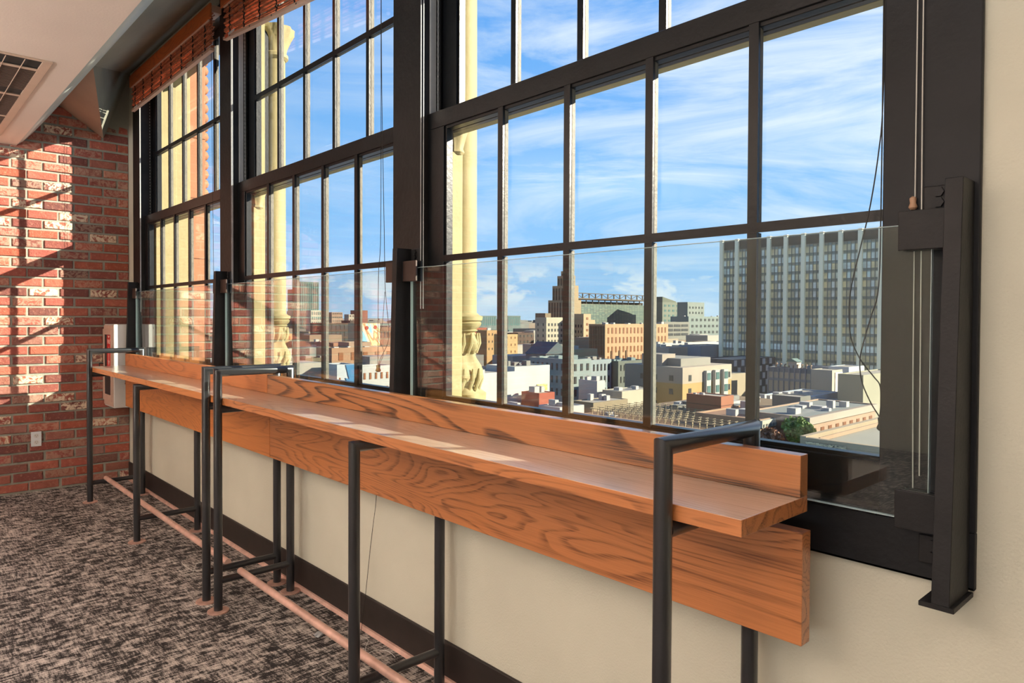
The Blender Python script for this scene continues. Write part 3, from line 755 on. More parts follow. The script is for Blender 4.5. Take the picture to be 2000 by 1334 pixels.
W1=(WIN_D,)
bld('green_glass_tower',(280.6,298.7,584.5,600,32.6),srgb(120,150,140),'tall green glass tower on the skyline behind the middle window',wr=None,units=0,parapet=1,
    mat=None)
def stripes(root,b,n,mat,z0,z1,wf=.4,th=.3):
    x0,x1,y0=b
    for k in range(n):
        u0=x0+(x1-x0)*(k+.5-wf/2)/n; u1=x0+(x1-x0)*(k+.5+wf/2)/n
        boxpart('window',mat,root,u0,u1,y0-th,y0+.05,z0,z1)
r=[o for o in bpy.data.objects if o.name=='green_glass_tower'][0]
stripes(r,(280.6,298.7,584.5),9,WIN_T,3,31.0)
bld('dark_slab_building',(285.4,296.4,607,620,26.6),srgb(110,126,120),'dark slab building stepping down left of the green glass tower',wr=(4,6,5,25,WIN_D,.5,.5),parapet=.5)
bld('teal_podium_building',(200.5,209.0,424.8,436.7,5.0),srgb(88,112,108),'dark teal office block at the foot of the green glass tower',wr=(5,4,3.2,3.8,WIN_D,.6,.5),parapet=.5)
bld('pale_office_building',(203.8,212.6,409.6,416,5.6),srgb(222,222,196),'pale gridded office block right of the teal podium block',wr=(6,6,3.1,4.6,WIN_T,.5,.6),parapet=.4)
r=bld('slanted_tower',(222.6,227.0,501.5,512,16.1),srgb(84,128,114),'teal glass tower with a slanted cream frame',parapet=.4)
MB().prism([(220.6,-20),(222.2,-20),(225.5,18.5),(219.0,19.5),(219.0,17)],'Y',499.5,501).build('slanted_frame',facade_mat('cream_frame',srgb(232,228,212)),r)
bld('tan_office_building',(242.8,251.4,455.7,466,4.8),srgb(196,160,132),'tan gridded office block on the skyline with a dark left end',wr=(5,4,2.6,4.2,WIN_D,.6,.3),parapet=.4)
bld('rust_tower',(285.5,297.2,498,505,6.9),srgb(176,110,90),'rust coloured tower on the skyline right of the middle window bars',parapet=.4)
bld('cream_annex',(270.0,277.5,480,487,3.5),srgb(226,206,180),'small cream block left of the rust tower',wr=(3,2,3,2.8,WIN_D,.4,.4),parapet=.3)
r=bld('brown_glass_offices',(141.5,154.5,274.4,285,-1.2),srgb(110,84,66),'brown glass office block with a grid of dark windows',wr=(6,4,3.0,-1.8,WIN_D,.82,.72),wl=None,parapet=.4)
bld('dark_side_building',(156.6,159.4,277.3,285,-.1),srgb(66,66,60),'dark narrow block attached right of the brown glass offices',parapet=.3)
# mural hall
def mural_mat(name,stops,scale,base):
    g=N(name); v=g.coords(); n=g.noise(v,scale,2,.5,3.0)
    c=g.ramp(n,stops,'CONSTANT'); n2=g.noise(v,scale*2.3,2,.5,4.0)
    ln=g.ramp(n2,[(0,(0,0,0,1)),(.48,(0,0,0,1)),(.50,(1,1,1,1)),(.53,(0,0,0,1))])
    c=g.mix(g.math('MULTIPLY',ln,.6),c,srgb(90,86,80)); g.link(c,g.p.inputs['Base Color']); g.p.inputs['Roughness'].default_value=.85
    return g.mat
mm=mural_mat('mural_swirls',[(0,srgb(232,214,176)),(.40,srgb(240,196,128)),(.46,srgb(226,120,82)),(.49,srgb(240,214,160)),(.55,srgb(120,170,186)),(.60,srgb(236,206,96)),(.66,srgb(236,220,188))],.28,None)
r=bld('mural_hall',(129.0,136.9,220.9,230,-.7),srgb(236,214,170),'pale hall with a colourful swirling mural on its wall',parapet=.3)
boxpart('mural',mm,r,129.1,136.8,220.75,220.9,-12.5,-.9)
m_=MB()
for (ux,uz) in ((.30,-2.4),(.75,-2.2)): m_.prism([(129+7.9*ux+.7*math.cos(k*PI/8),uz+.7*math.sin(k*PI/8)) for k in range(16)],'Y',220.6,220.75)
m_.build('painted_disc',facade_mat('mural_red',srgb(220,96,72)),r)
bld('brown_hall',(137.5,150,225,236,-2.4),srgb(150,110,84),'brown low hall with dark windows right of the mural',wr=(8,1,3.5,-4,WIN_D,.5,.6),parapet=.3,units=3)
bld('tan_showroom',(104.3,127.8,195.8,206,-8.1),srgb(214,166,126),'long tan flat showroom in sunlight below the mural',wr=(5,1,3.4,-9.6,WIN_B,.35,.7),parapet=.4,units=4)
bld('tan_roof_block',(112,120,199,206,-6.6),srgb(206,172,142),'tan raised roof block on the long showroom',parapet=.3,base=-8.5)
bld('orange_hotel',(118.7,126.5,270.8,278,-5.4),srgb(236,190,128),'sunlit peach hotel with rows of small windows',wr=(6,4,3.0,-6.4,WIN_B,.42,.5),parapet=.4)
bld('white_shop',(100.5,108.2,231.8,239,-9.7),srgb(238,232,222),'low white shop below the peach hotel',wr=(3,1,2.5,-12,WIN_D,.2,.4),parapet=.3,units=2)
bld('olive_row_building',(91.6,98.8,187.4,192,-10.4),srgb(126,124,94),'olive green ornate row building in shade',wr=(6,3,3.0,-11.4,WIN_D,.4,.6),parapet=.5,units=4,um=DARKM)
bld('white_corner_shop',(91.0,93.4,193.3,198,-10.6),srgb(236,230,224),'white corner shop left of the olive building',parapet=.3)
r=bld('white_zigzag_building',(88.2,93.5,162.8,170,-10.8),srgb(238,240,240),'white building with a big blue zigzag painted on it',wr=(4,2,4,-14.2,WIN_B,.3,.35,.04,.1,lambda k,r:k!=0 or r>0),parapet=.4)
MB().prism([(90.6,-10.9),(93.4,-10.9),(93.4,-18.0),(92.9,-15.8),(92.2,-18.0),(90.5,-14.3),(91.6,-14.7)],'Y',162.6,162.75).build('blue_zigzag',facade_mat('blue_paint',srgb(84,160,214)),r)
bld('white_window_building',(95.4,104.9,163.5,169,-11.6),srgb(238,234,224),'white building with paired brown windows at the right of the middle window',wr=(5,2,3.8,-13.4,WIN_B,.34,.45),parapet=.4)
bld('grey_warehouse',(121.3,127.1,241.3,248,-7.9),srgb(150,150,138),'grey warehouse roof in shade behind the olive building',parapet=.3,units=3)
bld('teal_roof_hall',(113,122,228,240,-9.3),srgb(146,156,150),'low hall with a grey green roof beside the grey warehouse',parapet=.2,units=3)
# near-window group
bld('red_brick_hotel',(189.9,198.3,232.8,240,-2.9),srgb(206,110,78),'orange brick hotel with rows of windows seen through the nearest window',wr=(6,4,2.2,-3.6,WIN_D,.25,.5),parapet=.3)
bld('red_brick_stairhouse',(193.6,196.6,240.2,246,.4),srgb(202,108,78),'narrow orange brick stair house above the brick hotel',parapet=.2,base=-4)
bld('tan_loft_building',(175.1,180.8,205.7,212,-3.4),srgb(226,178,118),'tan loft block right of the orange brick hotel',wr=(3,3,2.8,-4.6,WIN_D,.15,.3),parapet=.3,units=1)
bld('tan_flats',(172.9,179.4,192.9,199,-4.7),srgb(238,196,132),'sunlit yellow tan flats right of the first window bar',wr=(3,3,2.6,-5.6,WIN_B,.14,.3),parapet=.3)
bld('teal_glass_block',(447.7,472.1,539.3,552,3.4),srgb(126,146,142),'distant wide teal glass block on the horizon, left one',wr=(8,1,10,2.4,WIN_T,.5,.9),parapet=.4)
bld('teal_glass_block',(483.0,500.8,534.2,548,3.6),srgb(130,148,142),'distant wide teal glass block on the horizon, right of the first bar',wr=(6,1,10,2.6,WIN_T,.5,.9),parapet=.4)
bld('dark_brick_flats',(235.7,246.7,253.2,262,-6.0),srgb(110,88,72),'dark brown brick flats left of the cream hotel',wr=(4,3,2.8,-7,WIN_D,.25,.45),parapet=.3)
hotel=bld('cream_hotel',(227.6,243.4,225.6,232.9,1.7),srgb(234,220,188),'tall cream hotel with a grid of dark windows and shaded left side',wr=(7,5,2.55,-1.0,WIN_D,.42,.5),wl=(2,5,2.55,-1.0,WIN_D,.16,.5),parapet=.4)
boxpart('roof_house',facade_mat('hotel_roofhouse',srgb(170,146,112)),hotel,227.8,231.5,226.5,233,1.6,3.6)
# stepped tower
def deco():
    r=empty('stepped_tower',(318,293,ZG),'tall stepped art deco tower with vertical ribs and a small pinnacle','building')
    mt=facade_mat('tower_stone',srgb(214,184,140)); dk=facade_mat('tower_slot',srgb(130,106,74))
    lv=[(317.9,325.5,292.3,313.5,ZG,12.6),(318.9,324.6,293.8,310.8,12.6,21.6),(320.0,323.8,295.8,307.6,21.6,27.8),(320.6,323.2,297.6,305.0,27.8,30.8)]
    for k,(a,b_,c_,d_,z0,z1) in enumerate(lv):
        MB().box(a,b_,c_,d_,z0,z1).build('tier',mt,r)
        n=[9,7,5,3][k]
        for q in range(n):
            yy=c_+(d_-c_)*(q+.5)/n; w=(d_-c_)/n*.20
            boxpart('rib_slot',dk,r,a-.15,a+.05,yy-w,yy+w,(z0 if k else -22),z1-1.6)
    MB().tube([(321.9,301,30.8),(321.9,301,34.5)],.25,8).build('mast',mt,r)
    for zz,w in ((33.4,1.3),(34.6,.8)): boxpart('finial',facade_mat('finial_green',srgb(96,120,96)),r,321.9-.2,321.9+.2,301-w,301+w,zz,zz+.4)
deco()
r=bld('cream_hotel_annex',(243.9,249.0,217.5,230.5,3.4),srgb(240,206,160),'cream hotel wing standing right of the stepped tower',wl=(7,5,2.7,-1.6,WIN_D,.42,.5),wr=(1,4,2.7,1.8,WIN_B,.25,.4),parapet=.4)
boxpart('step_block',facade_mat('annex_step',srgb(240,206,160)),r,249.0,252.6,218,228,ZG,.6)
# arena with roof truss
def arena():
    x0,x1,y0,y1=356.2,437.0,325.1,345
    r=empty('glass_arena',(x0,y0,ZG),'large dark glass arena with a steel truss along its roof','building')
    g=N('arena_glass'); br=g.new('ShaderNodeTexBrick'); g.link(g.coords((.16,.16,.22),rot=(PI/2,0,0)),br.inputs['Vector'])
    br.inputs['Color1'].default_value=srgb(82,98,88); br.inputs['Color2'].default_value=srgb(112,122,100); br.inputs['Mortar'].default_value=srgb(66,76,70); br.inputs['Mortar Size'].default_value=.04; br.inputs['Scale'].default_value=1; br.offset=0
    g.link(br.outputs['Color'],g.p.inputs['Base Color']); g.p.inputs['Roughness'].default_value=.3
    MB().box(x0,x1,y0,y1,ZG,11.2).build('glass_hall',g.mat,r)
    st=facade_mat('truss_steel',srgb(128,112,92))
    m=MB(); zt=18.8; zb=15.3
    m.box(x0-1,x1,y0-1,y0,zt-.5,zt); m.box(x0-1,x1,y0-1,y0+14,zb-.9,zb); n=12
    for k in range(n+1):
        xx=x0+(x1-x0)*k/n; m.box(xx-.3,xx+.3,y0-.9,y0-.2,zb,zt)
        if k<n:
            x2=x0+(x1-x0)*(k+1)/n
            m.tube([(xx,y0-.5,zb),(x2,y0-.5,zt-.3)] if k%2 else [(xx,y0-.5,zt-.3),(x2,y0-.5,zb)],.22,5)
        m.box(xx-.25,xx+.25,y0+2,y0+2.5,11.2,zb-.9)
    m.build('roof_truss',st,r)
    MB().box(x0+3,x1,y0+4,y0+12,11.2,13.2).build('plant_deck',facade_mat('plant_deck',srgb(120,108,92)),r)
arena()
r=bld('tan_government_block',(193.3,231.5,162.1,169.8,-.7),srgb(240,192,142),'sunlit tan block with many tall paired windows and a shaded left wall',wr=(17,5,3.4,-2.0,WIN_B,.36,.62,.02,.1),wl=None,parapet=.3,units=8)
gs=facade_mat('gov_slot',srgb(168,132,92))
for k in range(9):
    yy=162.7+k*.78; boxpart('wall_slot',gs,r,193.1,193.35,yy,yy+.24,-12,-1.4)
for xx in (196.6,201.0,205.0): boxpart('stair_slot',facade_mat('gov_stair',srgb(150,108,72)),r,xx,xx+.8,161.85,162.15,-15,-10.3)
bld('cream_low_shop',(140.7,150.2,128.7,133,-7.1),srgb(248,224,172),'sunlit cream low shop below the tan block',parapet=.3,units=2)
bld('blue_grey_flats',(121.1,128.2,111.7,125.9,-8.3),srgb(178,190,184),'blue grey flats with bay windows in shade, left one of the row',wl=(8,4,3.0,-9.4,WIN_D,.30,.55),wr=(3,4,3.0,-9.4,WIN_D,.35,.55),parapet=.5,units=6,um=facade_mat('grey_clutter',srgb(150,168,166)))
bld('grey_stone_flats',(129.4,138.6,114.1,120,-8.9),srgb(186,196,196),'pale blue flats with fire escapes in the middle of the row',wr=(6,4,3.0,-10,WIN_D,.34,.55),parapet=.5,units=6,um=DARKM)
bld('dark_stone_flats',(139,150.5,112.2,120,-9.4),srgb(130,134,120),'dark olive flats at the right of the row',wr=(8,4,3.0,-10.4,WIN_D,.3,.5),parapet=.5,units=8,um=bpy.data.materials['grey_clutter'])
r=bld('gable_house',(131.4,139.5,130.4,138,-8.2),srgb(132,150,152),'blue grey house with a gabled roof above the white wall',wr=(3,1,3,-9.5,WIN_D,.25,.5),parapet=.0)
MB().prism([(130.9,-8.2),(140,-8.2),(135.6,-5.0)],'Y',130.0,138).build('gable_roof',facade_mat('gable_roof',srgb(96,112,116)),r)
bld('white_wall_building',(79.6,95.2,103.2,112,-9.3),srgb(250,246,232),'long blank white wall with small graffiti patches, left section',parapet=.3,units=3)
r=bld('white_wall_building',(95.2,105.2,103.2,112,-8.4),srgb(250,246,232),'long blank white wall with a yellow graffiti tag, right section',parapet=.3,units=3,um=DARKM)
gf=mural_mat('graffiti_tag',[(0,srgb(214,190,90)),(.45,srgb(60,60,50)),(.5,srgb(214,190,90)),(.56,srgb(130,160,150)),(.62,srgb(220,200,120))],1.2,None)
boxpart('graffiti',gf,r,101.4,104.4,103.05,103.2,-13.6,-12.3)
bld('slant_roof_tower',(418,439.8,297.7,309,13.2),srgb(158,160,138),'grey green tower with a sloping top on the skyline',wr=(4,4,3.6,11.4,WIN_T,.5,.4),parapet=.4)
r=[o for o in bpy.data.objects if o.name=='slant_roof_tower'][0]
MB().prism([(418,13.2),(435,13.2),(435,13.8),(418,17.0)],'Y',297.7,309).build('sloped_top',facade_mat('slope_top',srgb(130,134,112)),r)
bld('parking_garage',(275.7,296.5,195.1,203,-.2),srgb(172,166,150),'grey parking garage with three rows of dark openings',wr=(3,3,2.1,-1.4,WIN_D,.86,.55,.05,.15),parapet=.4)
bld('green_grey_block',(327.1,372,215.9,227.5,2.6),srgb(164,176,166),'wide grey green block with small windows left of the office tower',wr=(10,5,3.4,1.4,WIN_D,.45,.4),parapet=.4,units=3)
bld('upper_tower_block',(345.9,363.2,229.0,236,10.9),srgb(168,176,164),'square upper tower rising behind the grey green block',wr=(5,2,3.0,8.4,WIN_D,.4,.4),parapet=.4)
bld('white_market_hall',(199.4,243,142.7,147,-7.3),srgb(244,240,230),'long low white hall with amber windows',wr=(9,1,2.6,-8.1,simple('amber_window',srgb(200,140,50),.4),.7,.7,.05,.1,lambda k,r:k>2),parapet=.3,units=6)
bld('cream_stair_block',(202.2,214.8,133.4,140,-7.6),srgb(222,214,196),'low pale grey cream block in front of the white hall',parapet=.3,units=3)
bld('pink_cube_block',(176,186,123,130,-7.3),srgb(230,206,184),'pale pink cube behind the yellow apartments',parapet=.3,units=1)
bld('pale_blue_block',(190,206,121,129,-7.0),srgb(176,190,200),'pale blue windowless block behind the yellow apartments',parapet=.3)
# yellow apartments
def apartments():
    x0,x1,y0,y1,z=128.1,148.0,85.9,97.4,-9.1
    r=empty('yellow_apartments',(x0,y0,ZG),'apartment block, cream above and yellow below, with bay windows','building')
    cr=facade_mat('apt_cream',srgb(228,206,180)); ye=facade_mat('apt_yellow',srgb(236,190,116)); gy=facade_mat('apt_grey',srgb(150,152,144)); wh=facade_mat('apt_white',srgb(238,232,220))
    MB().box(x0,x1,y0,y1,-12.6,z).build('upper_walls',cr,r)
    MB().box(x0+.02,x1-.02,y0+.02,y1-.02,ZG,-12.6).build('lower_walls',ye,r)
    MB().box(x0-.1,x0+8,y1-1.6,y1+4,ZG,z+.1).build('grey_wing',gy,r)
    for k,ux in enumerate((.42,.60,.78)):
        xx=x0+(x1-x0)*ux; boxpart('bay',wh,r,xx-.1,xx+1.7,y0-.7,y0,ZG,z-1.0)
        for rr in range(4): boxpart('window',WIN_T,r,xx+.15,xx+1.45,y0-.8,y0-.69,z-3.1-2.9*rr,z-1.5-2.9*rr)
    for ux in (.14,.94):
        xx=x0+(x1-x0)*ux
        for rr in range(3): boxpart('window',WIN_D,r,xx-.5,xx+.5,y0-.08,y0+.05,z-3.0-2.9*rr,z-1.7-2.9*rr)
    for uy in (.25,.62,.92):
        yy=y0+(y1-y0)*uy
        for rr in range(4): boxpart('window',WIN_D,r,x0-.12,x0+.05,yy-.5,yy+.5,z-3.0-2.9*rr,z-1.8-2.9*rr)
    MB().box(x0+3,x1-5,y0+2.5,y1,z,z+1.7).build('roof_house',facade_mat('apt_roofhouse',srgb(190,180,164)),r)
    MB().box(x0+1,x0+6,y0+6,y1,z,z+2.6).build('roof_house',facade_mat('apt_stair',srgb(214,192,170)),r)
    roof_units(r,(x0,x1,y0,y1,z),5,ROOFM,.7)
apartments()
# checkered block
r=bld('checkered_block',(172.4,196,99.6,110,-9.7),srgb(70,80,90),'dark block with a checkered pattern of white panels',parapet=.3)
wp=facade_mat('white_panel',srgb(232,236,240))
for rr in range(5):
    for k in range(12):
        if (k+rr)%2==0: boxpart('panel',wp,r,172.7+k*1.95,172.7+k*1.95+1.3,99.4,99.6,-9.9-2.0*rr-1.6,-9.9-2.0*rr)
r=bld('grey_glass_offices',(168.5,172,76.0,87.6,-10.7),srgb(150,152,158),'grey office block with tall glazed bays and pipes on its roof',parapet=.3,units=0)
gb=simple('pale_office_glass',srgb(150,146,130),.3,var=.25,scale=.5)
for k in range(8): boxpart('window_bay',gb,r,168.35,168.55,76.6+k*1.38,76.6+k*1.38+1.05,-20,-11.9)
for k in range(9): boxpart('pier',facade_mat('office_pier',srgb(172,176,184)) if k==0 else bpy.data.materials['office_pier'],r,168.1,168.5,76.25+k*1.38,76.25+k*1.38+.25,-20,-10.9)
for k in range(2): boxpart('floor_band',bpy.data.materials['office_pier'],r,168.15,168.4,76,87.6,-14.0-3.4*k,-13.4-3.4*k)
boxpart('roof_cabin',ROOFM,r,169.5,172,80.6,82.8,-10.8,-9.2)
MB().prism([(80.2,-9.2),(83.2,-9.2),(81.7,-8.4)],'X',169,172).build('cabin_roof',facade_mat('cabin_roof',srgb(130,160,150)),r)
m=MB()
for q in range(9): yy=77+q*1.1; m.tube([(169.4,yy,-10.9),(169.4,yy,-10.0+.3*math.sin(q)),(170.8,yy+.4,-10.0)],.16,6)
m.build('roof_pipes',facade_mat('roof_pipe',srgb(190,150,120)),r)
r=bld('pale_mural_wing',(166.5,172.2,70.6,75.6,-10.6),srgb(240,222,196),'cream wing with a faded pink figure mural',parapet=.2)
boxpart('mural',mural_mat('faded_mural',[(0,srgb(240,222,196)),(.48,srgb(226,196,170)),(.55,srgb(238,214,188)),(.62,srgb(232,206,182))],.5,None),r,168,172,70.45,70.6,-19,-11.2)
bld('grey_step_block',(181.3,186.5,77.8,84,-10.9),srgb(164,172,180),'narrow grey block between the mural wing and the white wall',wr=(2,3,3,-12.2,WIN_T,.35,.4),parapet=.2)
bld('white_blank_block',(178.2,187.8,71.5,76.5,-10.4),srgb(236,240,246),'bright white blank wall building in front of the office tower',parapet=.2)
bld('tan_corner_box',(146.1,167,55.8,57.8,-9.7),srgb(206,196,164),'plain grey tan box at the right edge of the view',parapet=.3)
r=bld('brick_row_offices',(93.6,117,42.8,52,-11.9),srgb(226,184,150),'low pinkish row building with a line of nine windows',parapet=.25,wr=(9,1,2.4,-13.6,WIN_B,.42,1.0,.03,.06),units=7,um=ROOFM,roof=facade_mat('grey_roof_row',srgb(178,176,162)))
boxpart('brown_side',facade_mat('brown_side',srgb(150,98,70)),r,93.5,93.62,42.8,51.8,-22,-12.7)
boxpart('cornice',facade_mat('row_cornice',srgb(226,206,184)),r,93.4,117.2,42.5,42.85,-12.9,-11.9)
r=bld('cornice_shop',(89.8,104,47.7,58,-12.4),srgb(216,170,130),'low terracotta roofed building with a white ornate cornice',parapet=.3,units=3,roof=facade_mat('orange_roof',srgb(206,150,112)))
boxpart('cornice',facade_mat('shop_cornice',srgb(236,226,200)),r,89.6,104.2,47.3,47.72,-13.5,-12.5)
for k in range(16): boxpart('dentil',DARKM,r,89.9+k*.85,90.3+k*.85,47.2,47.32,-13.4,-13.0)
for k in range(4): boxpart('window',WIN_D,r,90.6+k*3,91.9+k*3,47.55,47.72,-18,-15)
bld('roof_stair_box',(115.3,119.1,54.1,57,-11.7),srgb(150,146,134),'grey box house on the roofs behind the row offices',parapet=.2)
bld('low_white_roof',(122.6,154,63.7,72,-14.2),srgb(206,216,228),'long low pale blue white roof behind the row offices',parapet=.3,units=8)
bld('low_grey_roof',(104,150,60.5,63,-15.2),srgb(180,182,180),'low grey roof strip beside the pale blue roof',parapet=.2,units=5)
# roof garden deck with trellises
r=empty('roof_deck_building',(82,49,ZG),'broad flat roof with rows of pergola frames in the foreground','building')
MB().box(82,128,49,76,ZG,-14.0).build('walls',facade_mat('deck_walls',srgb(196,150,116)),r)
MB().box(82.6,127.4,49.6,75.4,-14.0,-13.92).build('roof',facade_mat('deck_roof',srgb(176,140,100)),r)
m=MB(); m.box(82,128,49,49.8,-14,-13.5); m.box(82,82.8,49.8,76,-14,-13.5); m.build('parapet',facade_mat('deck_parapet',srgb(236,190,150)),r)
tr_=facade_mat('trellis_paint',srgb(214,190,150))
for k in range(8):
    xx=84.6+k*1.9; m=MB(); y=50.5
    m.box(xx-.04,xx+.04,50.5,74,-12.95,-12.87); m.box(xx-.04,xx+.04,50.5,74,-13.4,-13.34)
    while y<74: m.box(xx-.06,xx+.06,y-.06,y+.06,-13.93,-12.8); m.box(xx-.4,xx+.4,y-.03,y+.03,-12.86,-12.8); y+=1.15
    m.build('trellis',tr_,r)
for k in range(22):
    xx=random.uniform(96,120); yy=random.uniform(62,72); s=random.uniform(.7,2.2); boxpart('roof_unit',random.choice([ROOFM,DARKM,ROOFM]),r,xx,xx+s*1.6,yy,yy+s,-13.95,-13.95+random.uniform(.4,1.2))
for k in range(9):
    xx=random.uniform(98,112); yy=random.uniform(51,57); s=random.uniform(.6,1.5); boxpart('roof_unit',random.choice([ROOFM,ROOFM,DARKM]),r,xx,xx+s*1.6,yy,yy+s,-13.95,-13.95+random.uniform(.3,.8))
r=bld('brown_penthouse',(96.6,100.3,57.8,64.0,-10.6),srgb(206,124,84),'brown brick box house standing on the pergola roof',parapet=.2,base=-13.9)
boxpart('belt_line',facade_mat('belt',srgb(120,66,44)),r,96.55,100.35,57.75,64,-12.1,-12.0)
roof_units(r,(96.8,100,58,63.5,-10.8),4,ROOFM,.4)
# brownish low roofs in the left foreground of the nearest window
for n_,b_,c_,l_ in (('orange_shed',(74.0,77.2,79.5,83,-14.6),srgb(226,150,112),'small orange shed roof block at the lower left of the nearest window'),
    ('brown_low_house',(76.5,86.0,74.0,78,-15.0),srgb(176,140,104),'low brown house below the white wall'),
    ('white_low_house',(84.0,90,80.0,84,-13.4),srgb(240,234,226),'low white house with an orange roof edge beside the white wall'),
    ('red_box_house',(95.5,99.8,96.5,99,-13.2),srgb(214,106,76),'small red painted roof house at the foot of the white wall'),
    ('pink_roof_block',(78.0,82.5,86.0,89,-14.0),srgb(236,190,170),'pink flat roof block below the white wall'),
    ('cream_gable_end',(84.0,88.5,68.0,70,-14.4),srgb(244,226,206),'bright cream wall end below the brown roofs'),
    ('white_roof_stair',(108.5,111.0,93.0,96,-11.3),srgb(246,236,222),'tall white stair box with a blue lid behind the second window bar'),
    ('cream_roof_hall',(109,120,87.0,91,-13.0),srgb(240,222,190),'sunlit cream roof hall right of the white stair box'),
    ('tan_roof_hall',(97,107,84.0,88,-14.0),srgb(190,166,130),'tan flat hall roof in front of the blue grey flats')):
    r=bld(n_,b_,c_,l_,parapet=.2,units=3,um=random.choice([ROOFM,DARKM]))
# foreground flat roof with graffiti and a rail with its ladder-like shadow
r=empty('graffiti_roof',(68,24,ZG),'tan flat roof with scrawled graffiti and a slanted rail shadow at the lower right','building')
MB().box(69.5,100,18,32.6,ZG,-11.0).build('walls',facade_mat('gr_wall',srgb(214,186,148)),r)
MB().box(70.2,99.5,18.6,32.0,-11.0,-10.93).build('roof',facade_mat('gr_roof',srgb(214,202,176)),r)
m=MB(); m.box(69.5,100,32.0,32.6,-11.0,-10.4); m.box(69.5,70.1,18,32,-11,-10.5); m.build('parapet',facade_mat('gr_parapet',srgb(226,196,156)),r)
boxpart('graffiti',mural_mat('scrawl',[(0,srgb(206,180,140)),(.47,srgb(60,52,44)),(.52,srgb(206,180,140)),(.6,srgb(80,70,56)),(.64,srgb(206,180,140))],1.6,None),r,69.44,69.5,28.0,32.0,-11.9,-10.9)
rl=facade_mat('rail_shadow_brown',srgb(120,90,66))
for k in range(20): boxpart('rail_shadow_strip',rl,r,71.5+k*1.3,71.6+k*1.3,31.2,32.0,-10.9,-10.82)  # thin brown strips laid flat as the rail's ladder-like shadow
boxpart('rail_beam',facade_mat('rail_beam',srgb(216,176,140)),r,70.5,98,31.0,31.15,-10.9,-10.5)
boxpart('skylight',facade_mat('skylight_grey',srgb(110,118,120)),r,84,90,24.2,26.0,-10.93,-10.6)
# tree
def tree(x,y,z0,r_,h,lab,cols):
    t=empty('street_tree',(x,y,z0-6),lab,'tree')
    MB().tube([(x,y,z0-8),(x+.1,y,z0)],.25,8,rs=[.3,.18]).build('trunk',facade_mat('bark',srgb(90,70,50)),t)
    m=MB(); rnd=random.Random(5)
    for k in range(2600):
        u=rnd.uniform(-1,1); a=rnd.uniform(0,2*PI); s=math.sqrt(1-u*u); rr=rnd.uniform(.72,1.0)*(1+.22*math.sin(3*a+2*u)+.15*math.sin(7*a)*s)
        p=Vector((x+r_*s*math.cos(a)*rr,y+r_*s*math.sin(a)*rr*.9,z0+h*.5+h*.5*u*rr))
        d=Vector((rnd.uniform(-1,1),rnd.uniform(-1,1),rnd.uniform(-.4,1))).normalized(); e=d.orthogonal().normalized(); f=d.cross(e); L=rnd.uniform(.12,.26)
        m.add([p+e*L,p+f*L,p-e*L,p-f*L],[(0,1,2,3)])
    m.build('foliage',simple(lab[:8]+'_leaf',cols,.7,var=.4,scale=1.5),t)
tree(90.2,42.6,-14.6,1.9,2.9,'green tree beside the pinkish row offices',srgb(112,132,58))
tree(87.0,44.6,-15.2,1.3,2.2,'reddish brown small tree in front of the cornice building',srgb(150,104,74))

# far low-rise fabric: similar small rooftops (individually placed, one label)
rnd=random.Random(21)
cols_=[srgb(214,190,156),srgb(226,214,194),srgb(190,160,130),srgb(170,168,158),srgb(206,150,116),srgb(236,228,214),srgb(150,146,136)]
fm=[facade_mat('lowrise_%d'%i,c) for i,c in enumerate(cols_)]
taken=[(226,252,200,236),(300,330,280,316),(188,236,158,172),(350,440,320,350),(195,220,60,124),(76,112,118,166),(120,155,80,118)]
n=0; tries=0
CAMD=(math.sin(math.radians(42.4)),math.cos(math.radians(42.4)))
while n<230 and tries<9000:
    tries+=1
    d=rnd.uniform(150,520); a=math.radians(rnd.uniform(16,66)); x=d*math.sin(a); y=d*math.cos(a)
    w=rnd.uniform(7,16); l=rnd.uniform(7,16)
    if any(q[0]-w<x<q[1] and q[2]-l<y<q[3] for q in taken+TAKEN): continue
    TAKEN.append((x,x+w,y,y+l)); top=rnd.uniform(-17,-9.5) if d<260 else rnd.uniform(-11,-5.0)
    o=bpy.data.objects.new('lowrise_house',unit_mesh(rnd.choice(fm))); col.objects.link(o)
    o.location=(x+w/2,y+l/2,(top+ZG)/2); o.scale=(w,l,top-ZG)
    tag(o,'small plain low rise house among the distant city blocks','building','low rise houses in the distance')
    n+=1
# distant hazy city beyond and ground
m=MB()
for k in range(900):
    d=rnd.uniform(560,2600); a=math.radians(rnd.uniform(8,75)); x=d*math.sin(a); y=d*math.cos(a)
    w=rnd.uniform(12,40)
    if any(q_[0]-w<x<q_[1] and q_[2]-w<y<q_[3] for q_ in TAKEN+taken): continue
    top=rnd.uniform(-14,-4) if d<1200 else rnd.uniform(-16,-3)
    m.cc=(1,1,1); m.box(x,x+w,y,y+w,ZG,top,k%3)
m.build('distant_city',[facade_mat('haze_a',srgb(160,160,150)),facade_mat('haze_b',srgb(180,158,136)),facade_mat('haze_c',srgb(126,136,130))],None,label='hazy far city rooftops stretching to the horizon',cat='city',kind='stuff')
gm=simple('city_ground',srgb(112,112,102),.95,var=.25,scale=.02)
MB().add([(60,-300,ZG),(6000,-300,ZG),(6000,6000,ZG),(-1500,6000,ZG),(-1500,300,ZG),(60,300,ZG)],[(0,1,2,3,4,5)]).build('ground',gm,None,kind='structure')
hill=MB()
P_=[]; 
for k in range(61):
    a=math.radians(5+k*1.2); d=5200; P_.append((d*math.sin(a),d*math.cos(a),-30+26*(.5+.5*math.sin(k*.35))*(1 if k<28 else .45)))
vs=[(x,y,ZG) for x,y,z in P_]+[(x,y,z) for x,y,z in P_]+[(x*1.3,y*1.3,ZG) for x,y,z in P_]; q=len(P_)
